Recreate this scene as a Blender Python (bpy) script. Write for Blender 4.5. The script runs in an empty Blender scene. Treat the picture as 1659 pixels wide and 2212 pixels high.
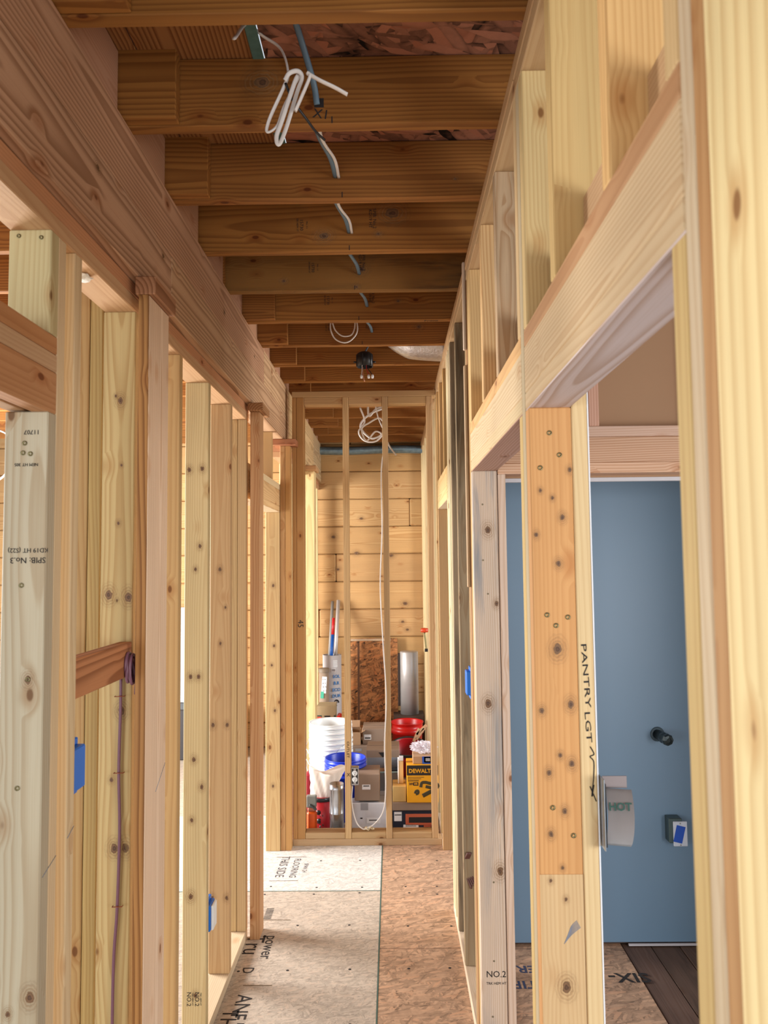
import bpy, bmesh, math, random
from mathutils import Vector, Matrix, Euler
random.seed(7)
R = math.radians
H = 1.761            # height of the camera above the subfloor; heights below are given relative to the camera and H is added
scn = bpy.context.scene
COL = scn.collection

# ------------------------------------------------------------------ camera, world, lights, exposure
cam_d = bpy.data.cameras.new('camera'); cam = bpy.data.objects.new('camera', cam_d); COL.objects.link(cam)
yaw, pitch, roll, fpx = -0.0096, 0.0648, -0.0106, 1639.68
fw = Vector((math.sin(yaw)*math.cos(pitch), math.cos(yaw)*math.cos(pitch), math.sin(pitch)))
rt0 = Vector((math.cos(yaw), -math.sin(yaw), 0)); up0 = rt0.cross(fw)
rt = rt0*math.cos(roll) + up0*math.sin(roll); upv = -rt0*math.sin(roll) + up0*math.cos(roll)
cam.matrix_world = Matrix(((rt.x, upv.x, -fw.x, 0), (rt.y, upv.y, -fw.y, 0), (rt.z, upv.z, -fw.z, H), (0, 0, 0, 1)))
cam_d.sensor_fit = 'HORIZONTAL'; cam_d.sensor_width = 36; cam_d.lens = fpx/1659*36
cam_d.dof.use_dof = True; cam_d.dof.focus_distance = 3.0; cam_d.dof.aperture_fstop = 9
cam_d.clip_start = 0.02; cam_d.clip_end = 200
scn.camera = cam

w = bpy.data.worlds.new('world'); scn.world = w; w.use_nodes = True
w.node_tree.nodes['Background'].inputs[0].default_value = (0.86, 0.94, 1.0, 1)
w.node_tree.nodes['Background'].inputs[1].default_value = .72

def area(name, loc, target, sx, sy, power, color):
    d = bpy.data.lights.new(name, 'AREA'); d.shape = 'RECTANGLE'; d.size = sx; d.size_y = sy
    d.energy = power; d.color = color
    o = bpy.data.objects.new(name, d); COL.objects.link(o)
    o.location = loc; o.rotation_euler = (Vector(target)-Vector(loc)).to_track_quat('-Z', 'Y').to_euler()
    return o
# daylight coming in through the building's windows: behind the camera, in the left room, in the right room
area('window_light_behind', (-0.6, -3.2, 1.25), (-0.1, 3, 1.2), 3.2, 1.6, 40, (0.98, 0.98, 0.98))
area('window_light_left_room', (-4.2, 4.6, 1.55), (0.2, 4.3, 1.2), 1.8, 1.4, 470, (1.0, 0.98, 0.95))
area('window_light_right_near', (3.0, -1.2, 1.35), (-0.7, 2.1, 1.2), 1.6, 1.5, 95, (0.98, 0.97, 0.98))
area('window_light_left_near', (-3.2, -1.5, 1.35), (0.3, 2.1, 1.2), 1.6, 1.4, 50, (0.98, 0.98, 0.98))
area('window_light_right_room', (3.6, 4.6, 1.6), (0.0, 4.6, 1.3), 1.6, 1.5, 145, (1.0, 0.98, 0.96))
scn.view_settings.view_transform = 'Standard'; scn.view_settings.look = 'None'
scn.view_settings.gamma = 1; scn.view_settings.use_curve_mapping = False
scn.view_settings.exposure = 0.17

# ------------------------------------------------------------------ materials
def srgb(r, g, b, a=1.0):
    f = lambda c: (c/255/12.92) if c/255 <= 0.04045 else ((c/255+0.055)/1.055)**2.4
    return (f(r), f(g), f(b), a)

class NT:
    def __init__(s, name):
        s.m = bpy.data.materials.new(name); s.m.use_nodes = True; s.t = s.m.node_tree
        s.b = s.t.nodes['Principled BSDF']
    def n(s, typ, **kw):
        x = s.t.nodes.new(typ)
        for k, v in kw.items(): setattr(x, k, v)
        return x
    def put(s, sock, v):
        if isinstance(v, bpy.types.NodeSocket): s.t.links.new(v, sock)
        else: sock.default_value = v
    def math(s, op, a, b=0.0, c=0.0, clamp=False):
        x = s.n('ShaderNodeMath', operation=op, use_clamp=clamp)
        for i, v in enumerate((a, b, c)): s.put(x.inputs[i], v)
        return x.outputs[0]
    def vec(s, op, a, b=(0, 0, 0)):
        x = s.n('ShaderNodeVectorMath', operation=op); s.put(x.inputs[0], a); s.put(x.inputs[1], b)
        return x.outputs[0]
    def mix(s, f, a, b, mode='MIX'):
        x = s.n('ShaderNodeMix', data_type='RGBA', blend_type=mode)
        s.put(x.inputs[0], f); s.put(x.inputs[6], a); s.put(x.inputs[7], b); return x.outputs[2]
    def ramp(s, v, lo, hi, a=0.0, b=1.0):
        x = s.n('ShaderNodeMapRange', interpolation_type='SMOOTHSTEP')
        for i, q in enumerate((v, lo, hi, a, b)): s.put(x.inputs[i], q)
        return x.outputs[0]
    def noise(s, vec, scale=1, detail=2, rough=.5, dist=0, out=0):
        x = s.n('ShaderNodeTexNoise'); s.put(x.inputs['Vector'], vec); x.inputs['Scale'].default_value = scale
        x.inputs['Detail'].default_value = detail; x.inputs['Roughness'].default_value = rough
        x.inputs['Distortion'].default_value = dist; return x.outputs[out]
    def voro(s, vec, scale=1, feat='F1'):
        x = s.n('ShaderNodeTexVoronoi', feature=feat); s.put(x.inputs['Vector'], vec); x.inputs['Scale'].default_value = scale
        return x
    def bump(s, h, strength=.2, dist=.002):
        x = s.n('ShaderNodeBump'); x.inputs['Strength'].default_value = strength; x.inputs['Distance'].default_value = dist
        s.put(x.inputs['Height'], h); s.t.links.new(x.outputs[0], s.b.inputs['Normal'])

def wood_material(name, ring=170, streak=None, streak_amt=0.0, knot=1.0, grain=.78, dk=(.66, .50, .36, 1)):
    m = NT(name); tc = m.n('ShaderNodeTexCoord').outputs['Object']; oi = m.n('ShaderNodeObjectInfo')
    wn = m.n('ShaderNodeTexWhiteNoise', noise_dimensions='1D'); m.put(wn.inputs['W'], m.math('MULTIPLY', oi.outputs['Random'], 137.0))
    sep = m.n('ShaderNodeSeparateColor'); m.put(sep.inputs[0], wn.outputs['Color']); r1, r2, r3 = sep.outputs
    off = m.vec('MULTIPLY', wn.outputs['Color'], (19, 23, 29))
    P = m.vec('ADD', tc, off)
    sx = m.n('ShaderNodeSeparateXYZ'); m.put(sx.inputs[0], tc); x, y, z = sx.outputs
    lowd = m.noise(m.vec('MULTIPLY', P, (.9, 3.2, 3.2)), 1, 2, .45)
    kv = m.voro(m.vec('MULTIPLY', P, (7.0, 13, 13)), 1)
    kd = kv.outputs['Distance']; kc = m.n('ShaderNodeSeparateColor'); m.put(kc.inputs[0], kv.outputs['Color'])
    have = m.math('GREATER_THAN', kc.outputs[0], 0.66)
    bend = m.math('MULTIPLY', m.math('MULTIPLY', m.ramp(kd, .42, .05), have), .010*knot)
    yy = m.math('ADD', y, m.math('MULTIPLY', m.math('SUBTRACT', r2, .5), .13))
    zz = m.math('ADD', z, m.math('MULTIPLY', m.math('SUBTRACT', r3, .5), .13))
    rr = m.math('SQRT', m.math('ADD', m.math('MULTIPLY', yy, yy), m.math('MULTIPLY', zz, zz)))
    rr = m.math('ADD', rr, m.math('MULTIPLY', m.math('SUBTRACT', lowd, .5), .045))
    rr = m.math('ADD', rr, m.math('MULTIPLY', x, m.math('MULTIPLY', m.math('SUBTRACT', r1, .5), .03)))
    rr = m.math('ADD', rr, bend)
    ph = m.math('FRACT', m.math('MULTIPLY', rr, ring))
    late = m.math('MULTIPLY', m.ramp(ph, .25, .88), m.ramp(ph, 1.0, .9))
    fib = m.noise(m.vec('MULTIPLY', P, (4, 260, 260)), 1, 2, .6)
    mot = m.noise(m.vec('MULTIPLY', P, (1.6, 14, 14)), 1, 3, .5)
    base = oi.outputs['Color']
    tone = m.math('ADD', .86, m.math('MULTIPLY', mot, .28))
    dark = m.mix(1.0, base, dk, 'MULTIPLY')
    c = m.mix(m.math('MULTIPLY', late, m.math('MULTIPLY', oi.outputs['Alpha'], grain)), base, dark)
    c = m.mix(1.0, c, tone, 'MULTIPLY')
    c = m.mix(m.math('MULTIPLY', m.ramp(fib, .45, .75), .16), c, dark)
    if streak:
        sn = m.noise(m.vec('MULTIPLY', P, (2.2, 26, 26)), 1, 5, .65, .6)
        big = m.noise(m.vec('MULTIPLY', P, (1.2, 7, 7)), 1, 2, .5)
        c = m.mix(m.math('MULTIPLY', m.math('MULTIPLY', m.ramp(sn, .42, .68), m.ramp(big, .35, .6)), streak_amt), c, streak)
    km = m.math('MULTIPLY', m.ramp(kd, .12, .07), have)
    halo = m.math('MULTIPLY', m.ramp(kd, .34, .10), have)
    c = m.mix(m.math('MULTIPLY', halo, .42*knot), c, m.mix(1.0, base, (.62, .36, .18, 1), 'MULTIPLY'))
    c = m.mix(m.math('MULTIPLY', km, .85*knot), c, m.mix(1.0, base, (.27, .13, .06, 1), 'MULTIPLY'))
    m.put(m.b.inputs['Base Color'], c); m.b.inputs['Roughness'].default_value = .62
    m.b.inputs['Specular IOR Level'].default_value = .25
    m.bump(m.math('ADD', m.math('MULTIPLY', late, .5), fib), .12, .0012)
    return m.m
WOOD = wood_material('framing lumber', ring=125)
JOISTW = wood_material('joist lumber', ring=85, grain=.9, dk=(.42, .31, .22, 1))
WIDEW = wood_material('broad grained lumber', ring=42)
MOLD = wood_material('weathered lumber', streak=(.022, .018, .014, 1), streak_amt=.6)
BLUE_STAIN = wood_material('blue stained lumber', streak=srgb(118, 128, 136), streak_amt=.75)

def osb_material(name, contrast=1.0, scale=1.0):
    m = NT(name); tc = m.n('ShaderNodeTexCoord').outputs['Object']; oi = m.n('ShaderNodeObjectInfo')
    warp = m.noise(tc, 9, 2, .5, 0, 1)
    P = m.vec('ADD', tc, m.vec('MULTIPLY', warp, (.02, .02, .02)))
    vs = []; hs = []
    for i, a in enumerate((.25, 1.25, 2.2, 2.9)):
        mp = m.n('ShaderNodeMapping'); m.put(mp.inputs[0], P); mp.inputs['Rotation'].default_value = (0, 0, a)
        mp.inputs['Location'].default_value = (3.1*i, 1.7*i, .3*i)
        v = m.voro(m.vec('MULTIPLY', mp.outputs[0], (15*scale, 62*scale, 3)), 1)
        s = m.n('ShaderNodeSeparateColor'); m.put(s.inputs[0], v.outputs['Color'])
        vs.append(s.outputs[0]); hs.append((s.outputs[1], v.outputs['Distance']))
    val = vs[0]; edge = hs[0][1]
    for i in (1, 2, 3):
        g = m.math('GREATER_THAN', hs[i][0], .55)
        x = m.n('ShaderNodeMix', data_type='FLOAT'); m.put(x.inputs[0], g); m.put(x.inputs[2], val); m.put(x.inputs[3], vs[i]); val = x.outputs[0]
        x = m.n('ShaderNodeMix', data_type='FLOAT'); m.put(x.inputs[0], g); m.put(x.inputs[2], edge); m.put(x.inputs[3], hs[i][1]); edge = x.outputs[0]
    fine = m.noise(m.vec('MULTIPLY', tc, (60, 60, 60)), 1, 4, .6)
    t = m.math('ADD', m.math('MULTIPLY', m.math('SUBTRACT', val, .5), .62*contrast), m.math('MULTIPLY', m.math('SUBTRACT', fine, .5), .5))
    t = m.math('SUBTRACT', m.math('ADD', 1.0, t), m.math('MULTIPLY', m.ramp(edge, .45, .9), .35*contrast))
    c = m.mix(1.0, oi.outputs['Color'], t, 'MULTIPLY')
    c = m.mix(m.math('MULTIPLY', m.ramp(val, .8, 1.0), .35*contrast), c, m.mix(1.0, oi.outputs['Color'], (1.0, .72, .55, 1), 'MULTIPLY'))
    m.put(m.b.inputs['Base Color'], c); m.b.inputs['Roughness'].default_value = .6
    m.b.inputs['Specular IOR Level'].default_value = .35
    m.bump(t, .25, .002)
    return m.m
OSB = osb_material('oriented strand board', .9, 1.2)
OSBS = osb_material('coarse strand board', 1.6, .95)
OSBF = osb_material('fine strand board', .6, 1.9)
OSBR = osb_material('ceiling strand board', 1.7, .6)

def knot_material():
    m = NT('knot'); tc = m.n('ShaderNodeTexCoord').outputs['Object']; oi = m.n('ShaderNodeObjectInfo')
    warp = m.noise(m.vec('ADD', m.vec('MULTIPLY', tc, (2.2, 2.2, 2.2)), m.vec('MULTIPLY', (9, 9, 9), oi.outputs['Location'])), 1, 3, .6)
    sx = m.n('ShaderNodeSeparateXYZ'); m.put(sx.inputs[0], tc); x, y, z = sx.outputs
    d = m.math('SQRT', m.math('ADD', m.math('MULTIPLY', x, x), m.math('MULTIPLY', y, y)))
    d = m.math('ADD', d, m.math('MULTIPLY', m.math('SUBTRACT', warp, .5), .5))
    rings = m.math('ADD', .75, m.math('MULTIPLY', m.math('SINE', m.math('MULTIPLY', d, 26)), .25))
    core = m.mix(m.ramp(d, .1, .5), (.13, .06, .027, 1), (.29, .15, .065, 1))
    col = m.mix(m.ramp(d, .38, .6), core, (.44, .25, .11, 1)); col = m.mix(1.0, col, rings, 'MULTIPLY')
    a = m.math('MAXIMUM', m.ramp(d, .62, .40), m.math('MULTIPLY', m.ramp(d, 1.9, .5), m.math('MULTIPLY', m.math('ADD', .3, m.math('MULTIPLY', m.math('SINE', m.math('MULTIPLY', d, 19)), .22)), .8)))
    m.put(m.b.inputs['Base Color'], col); m.put(m.b.inputs['Alpha'], m.math('MULTIPLY', a, .92)); m.b.inputs['Roughness'].default_value = .6
    return m.m
KNOT = knot_material()
_mats = {}
def mat(name, color, rough=.5, metal=0.0, var=.08, nscale=20, bump=.05, alpha=1.0, stretch=(1, 1, 1), spec=.5, trans=0.0):
    if name in _mats: return _mats[name]
    m = NT(name); tc = m.n('ShaderNodeTexCoord').outputs['Object']
    nz = m.noise(m.vec('MULTIPLY', tc, stretch), nscale, 3, .55)
    m.put(m.b.inputs['Base Color'], m.mix(1.0, (*color[:3], 1), m.math('ADD', 1-var, m.math('MULTIPLY', nz, 2*var)), 'MULTIPLY'))
    m.b.inputs['Roughness'].default_value = rough; m.b.inputs['Metallic'].default_value = metal
    m.b.inputs['Specular IOR Level'].default_value = spec
    m.b.inputs['Alpha'].default_value = alpha; m.b.inputs['Transmission Weight'].default_value = trans
    if bump: m.bump(nz, bump, .003)
    _mats[name] = m.m; return m.m
M_WHITE = mat('white plastic', srgb(232, 238, 240), .35, bump=0)
M_CABLE = mat('white cable jacket', srgb(226, 222, 218), .4, bump=0)
M_BLUECABLE = mat('blue grey cable jacket', srgb(96, 122, 140), .4, bump=0)
M_BLACK = mat('black plastic', srgb(24, 24, 27), .4, bump=0)
M_INK = mat('black ink', srgb(34, 30, 30), .8, bump=0)
M_FADED = mat('faded stamp ink', srgb(108, 88, 62), .8, bump=0)
M_GALV = mat('galvanised steel', srgb(176, 180, 186), .3, 1.0, .12, 6, .05, stretch=(1, 1, 12))
M_BRUSHED = mat('brushed sheet metal', srgb(206, 204, 204), .42, .35, .08, 30, .06, stretch=(1, 1, .1))
M_STEEL = mat('screw steel', srgb(120, 112, 80), .35, 1.0, bump=0)
M_FOIL = mat('crinkled foil', srgb(206, 206, 210), .35, .9, .3, 55, 1.0)
M_CARD = mat('cardboard', srgb(166, 132, 100), .8, 0, .05, 12, .03)
M_CARD2 = mat('grey brown cardboard', srgb(142, 122, 106), .8, 0, .05, 12, .03)
M_TAPE = mat('teal sheet edge paint', srgb(84, 116, 108), .95, 0, .3, 60, .1)
M_PAINT = mat('blue wall paint', srgb(108, 137, 162), .42, 0, .03, 3, .02)
M_KRAFT = mat('brown wallboard paper', srgb(166, 130, 98), .8, 0, .04, 2, 0)
M_GYP = mat('gypsum edge', srgb(196, 194, 198), .8, 0, .06, 30, .1)
M_BLUEBOX = mat('blue box plastic', srgb(10, 108, 205), .4, bump=0)
M_PURPLE = mat('purple brown cable', srgb(112, 74, 90), .45, 0, .1, 60, 0)
M_COPPER = mat('copper staple', srgb(150, 84, 60), .35, .8, bump=0)
M_PAPER = mat('white paper label', srgb(226, 228, 232), .7, bump=0)
M_RED = mat('red plastic', srgb(196, 18, 14), .35, bump=0)
M_BLUEP = mat('blue bucket plastic', srgb(14, 52, 190), .3, bump=0)
M_GREYP = mat('grey print paper', srgb(150, 150, 156), .7, bump=0)

# ------------------------------------------------------------------ mesh helpers
def origin(o):
    v = Vector((0, 0, 0))
    while o is not None: v += o.location; o = o.parent
    return v
def world_of(o):
    M = o.matrix_basis.copy()
    return world_of(o.parent) @ M if o.parent is not None else M
def link(name, me, material=None, parent=None, loc=(0, 0, 0), rot=None, color=None):
    """loc and rot are in world space"""
    o = bpy.data.objects.new(name, me); COL.objects.link(o)
    M = Matrix.Translation(Vector(loc)) @ (Euler(rot) if rot is not None else Euler()).to_matrix().to_4x4()
    if parent is not None: o.parent = parent; M = world_of(parent).inverted() @ M
    o.location, q_, _ = M.decompose(); o.rotation_euler = q_.to_euler()
    if material and not me.materials: me.materials.append(material)
    if color: o.color = color
    return o
def lab(o, label=None, cat=None, group=None, kind=None):
    if label: o['label'] = label
    if cat: o['category'] = cat
    if group: o['group'] = group
    if kind: o['kind'] = kind
    return o
def empty(name, loc, label=None, cat=None, group=None, kind=None, parent=None):
    o = bpy.data.objects.new(name, None); COL.objects.link(o); o.empty_display_size = .1
    if parent is not None: o.parent = parent; o.location = Vector(loc) - origin(parent)
    else: o.location = loc
    return lab(o, label, cat, group, kind)
def box_mesh(name, dx, dy, dz, bev=.0015, seg=1):
    bm = bmesh.new(); bmesh.ops.create_cube(bm, size=1)
    bmesh.ops.scale(bm, vec=(dx, dy, dz), verts=bm.verts)
    if bev: bmesh.ops.bevel(bm, geom=bm.edges[:], offset=min(bev, dx*.3, dy*.3, dz*.3), segments=seg, affect='EDGES')
    me = bpy.data.meshes.new(name); bm.to_mesh(me); bm.free(); return me
ROT = {'x': (0, 0, 0), 'y': (0, 0, R(90)), 'z': (0, R(-90), 0)}
def board(name, parent, x, y, z, axis='z', col=(.7, .5, .3, .5), m=None, bev=.0024, tilt=None):
    """a piece of lumber between x, y, z ranges (z relative to the camera), grain along its axis"""
    dx, dy, dz = x[1]-x[0], y[1]-y[0], z[1]-z[0]
    L = {'x': (dx, dy, dz), 'y': (dy, dx, dz), 'z': (dz, dy, dx)}[axis]
    me = box_mesh(name, *L, bev=bev)
    rot = Euler(ROT[axis])
    if tilt: rot = (Euler(tilt).to_matrix() @ rot.to_matrix()).to_euler()
    return link(name, me, m or WOOD, parent, ((x[0]+x[1])/2, (y[0]+y[1])/2, (z[0]+z[1])/2+H), rot, col)
def box(name, parent, x, y, z, m, bev=.002, rot=None):
    me = box_mesh(name, x[1]-x[0], y[1]-y[0], z[1]-z[0], bev)
    return link(name, me, m, parent, ((x[0]+x[1])/2, (y[0]+y[1])/2, (z[0]+z[1])/2+H), rot)
def smooth_path(pts, n=10):
    P = [Vector(p) for p in pts]; P = [P[0]*2-P[1]] + P + [P[-1]*2-P[-2]]; out = []
    for i in range(1, len(P)-2):
        a, b, c, d = P[i-1:i+3]
        for k in range(n):
            t = k/n
            out.append(.5*((2*b)+(c-a)*t+(2*a-5*b+4*c-d)*t*t+(3*b-a-3*c+d)*t**3))
    out.append(P[-2]); return out
def tube_mesh(name, pts, r, sides=8, flat=1.0, smooth=8, caps=True, r_fn=None):
    path = smooth_path(pts, smooth) if smooth else [Vector(p) for p in pts]
    bm = bmesh.new(); rings = []; up = None
    for i, p in enumerate(path):
        t = (path[min(i+1, len(path)-1)]-path[max(i-1, 0)]).normalized()
        if up is None:
            up = Vector((0, 0, 1)) if abs(t.z) < .9 else Vector((1, 0, 0))
        s = t.cross(up).normalized(); up = s.cross(t).normalized()
        rr = r_fn(i/(len(path)-1)) if r_fn else r
        rings.append([bm.verts.new(p + s*math.cos(a)*rr + up*math.sin(a)*rr*flat) for a in [2*math.pi*k/sides for k in range(sides)]])
    for A, B in zip(rings, rings[1:]):
        for k in range(sides): bm.faces.new((A[k], A[(k+1) % sides], B[(k+1) % sides], B[k]))
    if caps: bm.faces.new(rings[0][::-1]); bm.faces.new(rings[-1])
    for f in bm.faces: f.smooth = True
    me = bpy.data.meshes.new(name); bm.to_mesh(me); bm.free(); return me
def tube(name, parent, pts, r, m, base=None, **kw):
    """pts in world x, y and camera-relative z"""
    W = [Vector((p[0], p[1], p[2]+H)) for p in pts]
    b = Vector(base) if base else W[0]
    return link(name, tube_mesh(name, [p-b for p in W], r, **kw), m, parent, b)
def lathe_mesh(name, prof, sides=32, smooth=True):
    bm = bmesh.new(); rings = []
    for (r, z) in prof:
        if r < 1e-6: rings.append([bm.verts.new((0, 0, z))])
        else: rings.append([bm.verts.new((r*math.cos(2*math.pi*k/sides), r*math.sin(2*math.pi*k/sides), z)) for k in range(sides)])
    for A, B in zip(rings, rings[1:]):
        for k in range(sides):
            a, b = A[k % len(A)], A[(k+1) % len(A)]; c, d = B[(k+1) % len(B)], B[k % len(B)]
            vs = []
            for v in (a, b, c, d):
                if v not in vs: vs.append(v)
            if len(vs) > 2: bm.faces.new(vs)
    bmesh.ops.recalc_face_normals(bm, faces=bm.faces)
    for f in bm.faces: f.smooth = smooth
    me = bpy.data.meshes.new(name); bm.to_mesh(me); bm.free(); return me
def lathe(name, parent, prof, loc, m, sides=32, rot=None, smooth=True):
    return link(name, lathe_mesh(name, prof, sides, smooth), m, parent, (loc[0], loc[1], loc[2]+H), rot)
def text(name, parent, s, loc, size, m, right=(1, 0, 0), up=(0, 0, 1), bold=0.0, squash=1.0):
    cu = bpy.data.curves.new(name, 'FONT'); cu.body = s; cu.size = size; cu.extrude = .0002; cu.offset = bold
    cu.align_x = 'CENTER'; cu.align_y = 'CENTER'; cu.resolution_u = 2
    tmp = bpy.data.objects.new('tmp', cu); COL.objects.link(tmp)
    bpy.context.view_layer.update()
    me = bpy.data.meshes.new_from_object(tmp.evaluated_get(bpy.context.evaluated_depsgraph_get()))
    bpy.data.objects.remove(tmp); me.name = name; me.materials.clear()
    r_ = Vector(right).normalized(); u_ = Vector(up).normalized(); n_ = r_.cross(u_)
    rot = Matrix((r_, u_, n_)).transposed().to_euler()
    for v in me.vertices: v.co.x *= squash
    return link(name, me, m, parent, (loc[0], loc[1], loc[2]+H), rot)
def screw(parent, loc, normal=(0, -1, 0), r=.0042):
    me = lathe_mesh('screw', [(0, -.001), (r*.45, -.0008), (r*.5, .0004), (r, .0008), (r, 0)], 12)
    return link('screw', me, M_STEEL, parent, (loc[0], loc[1], loc[2]+H), Vector(normal).to_track_quat('Z', 'Y').to_euler())

def knot(parent, p, r, lim, normal='y', long='z'):
    """a thin knot figure on a face; lim = range of the face across the grain"""
    n = 20; sx_, sy_ = r*(1.0), r*(1.35); bm = bmesh.new(); vs = []
    c = p[0] if normal == 'y' and long == 'z' else (p[2] if normal == 'y' else p[2])
    for k in range(n):
        a = 2*math.pi*k/n; u = 1.95*math.cos(a); v = 1.95*math.sin(a)
        u = max(min(u, (lim[1]-c)/sx_), (lim[0]-c)/sx_); vs.append(bm.verts.new((u, v, 0)))
    bm.faces.new(vs); me = bpy.data.meshes.new('knot'); bm.to_mesh(me); bm.free()
    if normal == 'y': right, up = ((1, 0, 0), (0, 0, 1)) if long == 'z' else ((0, 0, 1), (-1, 0, 0))
    else: right, up = (0, 0, 1), (0, -1, 0)
    R3 = Matrix((Vector(right), Vector(up), Vector(right).cross(Vector(up)))).transposed()
    o = link('knot', me, KNOT, parent, (p[0], p[1], p[2]+H), R3.to_euler()); o.scale = (sx_, sy_, 1); return o
def knots(parent, y, pts, lim, long='z'):
    for (x, z, r) in pts: knot(parent, (x, y, z), r*1.5, lim, 'y', long)

# wood tones: (linear colour, grain strength as alpha)
def tone(c, a=.5, v=.05):
    k = 1+random.uniform(-v, v); q = srgb(*c); q = (q[0]*.86, q[1]*.86, q[2]*.90); return (min(1, q[0]*k), min(1, q[1]*k*(1+random.uniform(-.015, .015))), min(1, q[2]*k*(1+random.uniform(-.04, .04))), a)
STUD = (214, 184, 134)     # pale spruce
PINE = (216, 178, 142)     # pinkish pine
PALE = (222, 200, 168)
GREEN = (190, 180, 146)    # treated greenish
YELL = (224, 194, 132)
BROWN = (160, 114, 76)
JO = (162, 108, 50)        # joists
PLANK = (208, 168, 112)

ZJ = 1.143                 # underside of joists
XR0, XR1 = .2935, .3825    # corridor wall on the right: 89 mm studs
XL0, XL1 = -.702, -.791    # corridor wall on the left
ZP = 1.067                 # underside of double top plates (right)
ZLP = .699                 # underside of plates (left, under the beam)
F0 = -H

# ------------------------------------------------------------------ floor
SX = -.078
floor = empty('floor', (0, 3, 0), 'strand board subfloor of the framed corridor', 'floor', kind='structure')
def panel(x, y, col, parent=floor, ztop=0.0, m=None, th=.018):
    m = m or (OSBF if x[0] < SX-.1 else OSB)
    me = box_mesh('osb_panel', x[1]-x[0]-.003, y[1]-y[0]-.003, th, .002)
    return link('osb_panel', me, m, parent, ((x[0]+x[1])/2, (y[0]+y[1])/2, ztop-th/2), None, col)
FW = srgb(182, 170, 156); FB = srgb(180, 148, 122)  # FW has some shade put into it; the far sheet is partly whiter itself
panel((SX-2.44, SX), (4.19, 5.41), srgb(206, 203, 198))
panel((SX-2.44, SX), (2.97, 4.19), FW)
panel((SX-2.44, SX), (1.75, 2.97), FW)
panel((SX-2.44, SX), (.53, 1.75), FW)
panel((SX-2.44, SX), (-.69, .53), FW)
panel((SX-2.44, SX), (5.41, 7.4), FW)
panel((SX-4.88, SX-2.44), (-.69, 3.6), FW); panel((SX-4.88, SX-2.44), (3.6, 7.4), FW)
panel((SX, 1.03), (3.58, 4.8), FB); panel((SX, 1.03), (2.36, 3.58), FB); panel((SX, 1.03), (1.14, 2.36), FB); panel((SX, 1.03), (-.69, 1.14), FB)
panel((SX, 1.03), (4.8, 7.4), FB)
box('floor_deck', floor, (SX-4.9, 4.2), (-.7, 7.6), (F0-.06, F0-.0185), mat('floor deck wood', srgb(60, 45, 35), .8), 0)
for i in range(12):        # older dark boards beside the new sheet in the blue room
    board('floor_board', floor, (1.033+.13*i, 1.16+.13*i), (-.7, 3.62), (F0-.018, F0-.004-.001*(i % 2)), 'y', tone((116, 94, 80), .5, .2), MOLD)
box('seam_bead', floor, (SX-2.44, SX), (4.187, 4.193), (F0-.003, F0+.0008), mat('green seam adhesive', srgb(70, 96, 88), .7), 0)
box('seam_bead', floor, (SX-.0028, SX+.0028), (-.6, 7.3), (F0-.003, F0+.0008), mat('green seam adhesive', srgb(70, 96, 88), .7), 0)
# printed marks on the sheets (they face the left wall)
fz = F0+.0006
for s, x, y, sz in (('THIS SIDE', -.655, 4.52, .07), ('FLOORING', -.58, 4.50, .055), ('SPAN 24', -.52, 4.5, .035), ('IIIIIIIII', -.64, 3.93, .055), ('Tru', -.66, 3.62, .12), ('power', -.585, 3.60, .08), ('D', -.645, 3.40, .07),
                    ('ANF', -.62, 3.13, .09), ('THIS SIDE', -.655, 2.92, .09), ('MILL 500', -.60, 2.95, .04)):
    text('printed_mark', floor, s, (x, y, fz), sz, M_INK if y < 4 else mat('grey stamp ink', srgb(80, 80, 84), .8, bump=0), right=(0, -1, 0), up=(1, 0, 0))
for x, y, a, b in ((-.62, 4.66, .18, .004), (-.62, 4.32, .16, .004), (-.62, 3.86, .2, .004), (-.58, 3.28, .12, .004)):
    box('printed_line', floor, (x-a/2, x+a/2), (y, y+b), (fz, fz+.0004), M_FADED, 0)
text('printed_mark', floor, 'SIX-', (1.0-.02, 3.33, fz), .1, M_INK, right=(-1, 0, 0), up=(0, -1, 0), bold=.002)
text('printed_mark', floor, 'ER 4', (.53, 3.40, fz), .08, mat('blue stamp ink', srgb(50, 60, 90), .8, bump=0), right=(-1, 0, 0), up=(0, -1, 0), bold=.001)
text('printed_mark', floor, 'TIR', (.53, 3.28, fz), .08, mat('blue stamp ink', srgb(50, 60, 90), .8), right=(-1, 0, 0), up=(0, -1, 0), bold=.001)
nail_me = lathe_mesh('floor_screw', [(0, .0006), (.006, .0006), (.007, 0)], 8)
for x in (-.68, -.45, -.2, 0.08, .24):
    for y in (2.6, 3.0, 3.4, 3.8, 4.15, 4.24, 4.6):
        link('floor_screw', nail_me, M_INK, floor, (x+random.uniform(-.03, .03), y+random.uniform(-.015, .015), 0))

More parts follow.
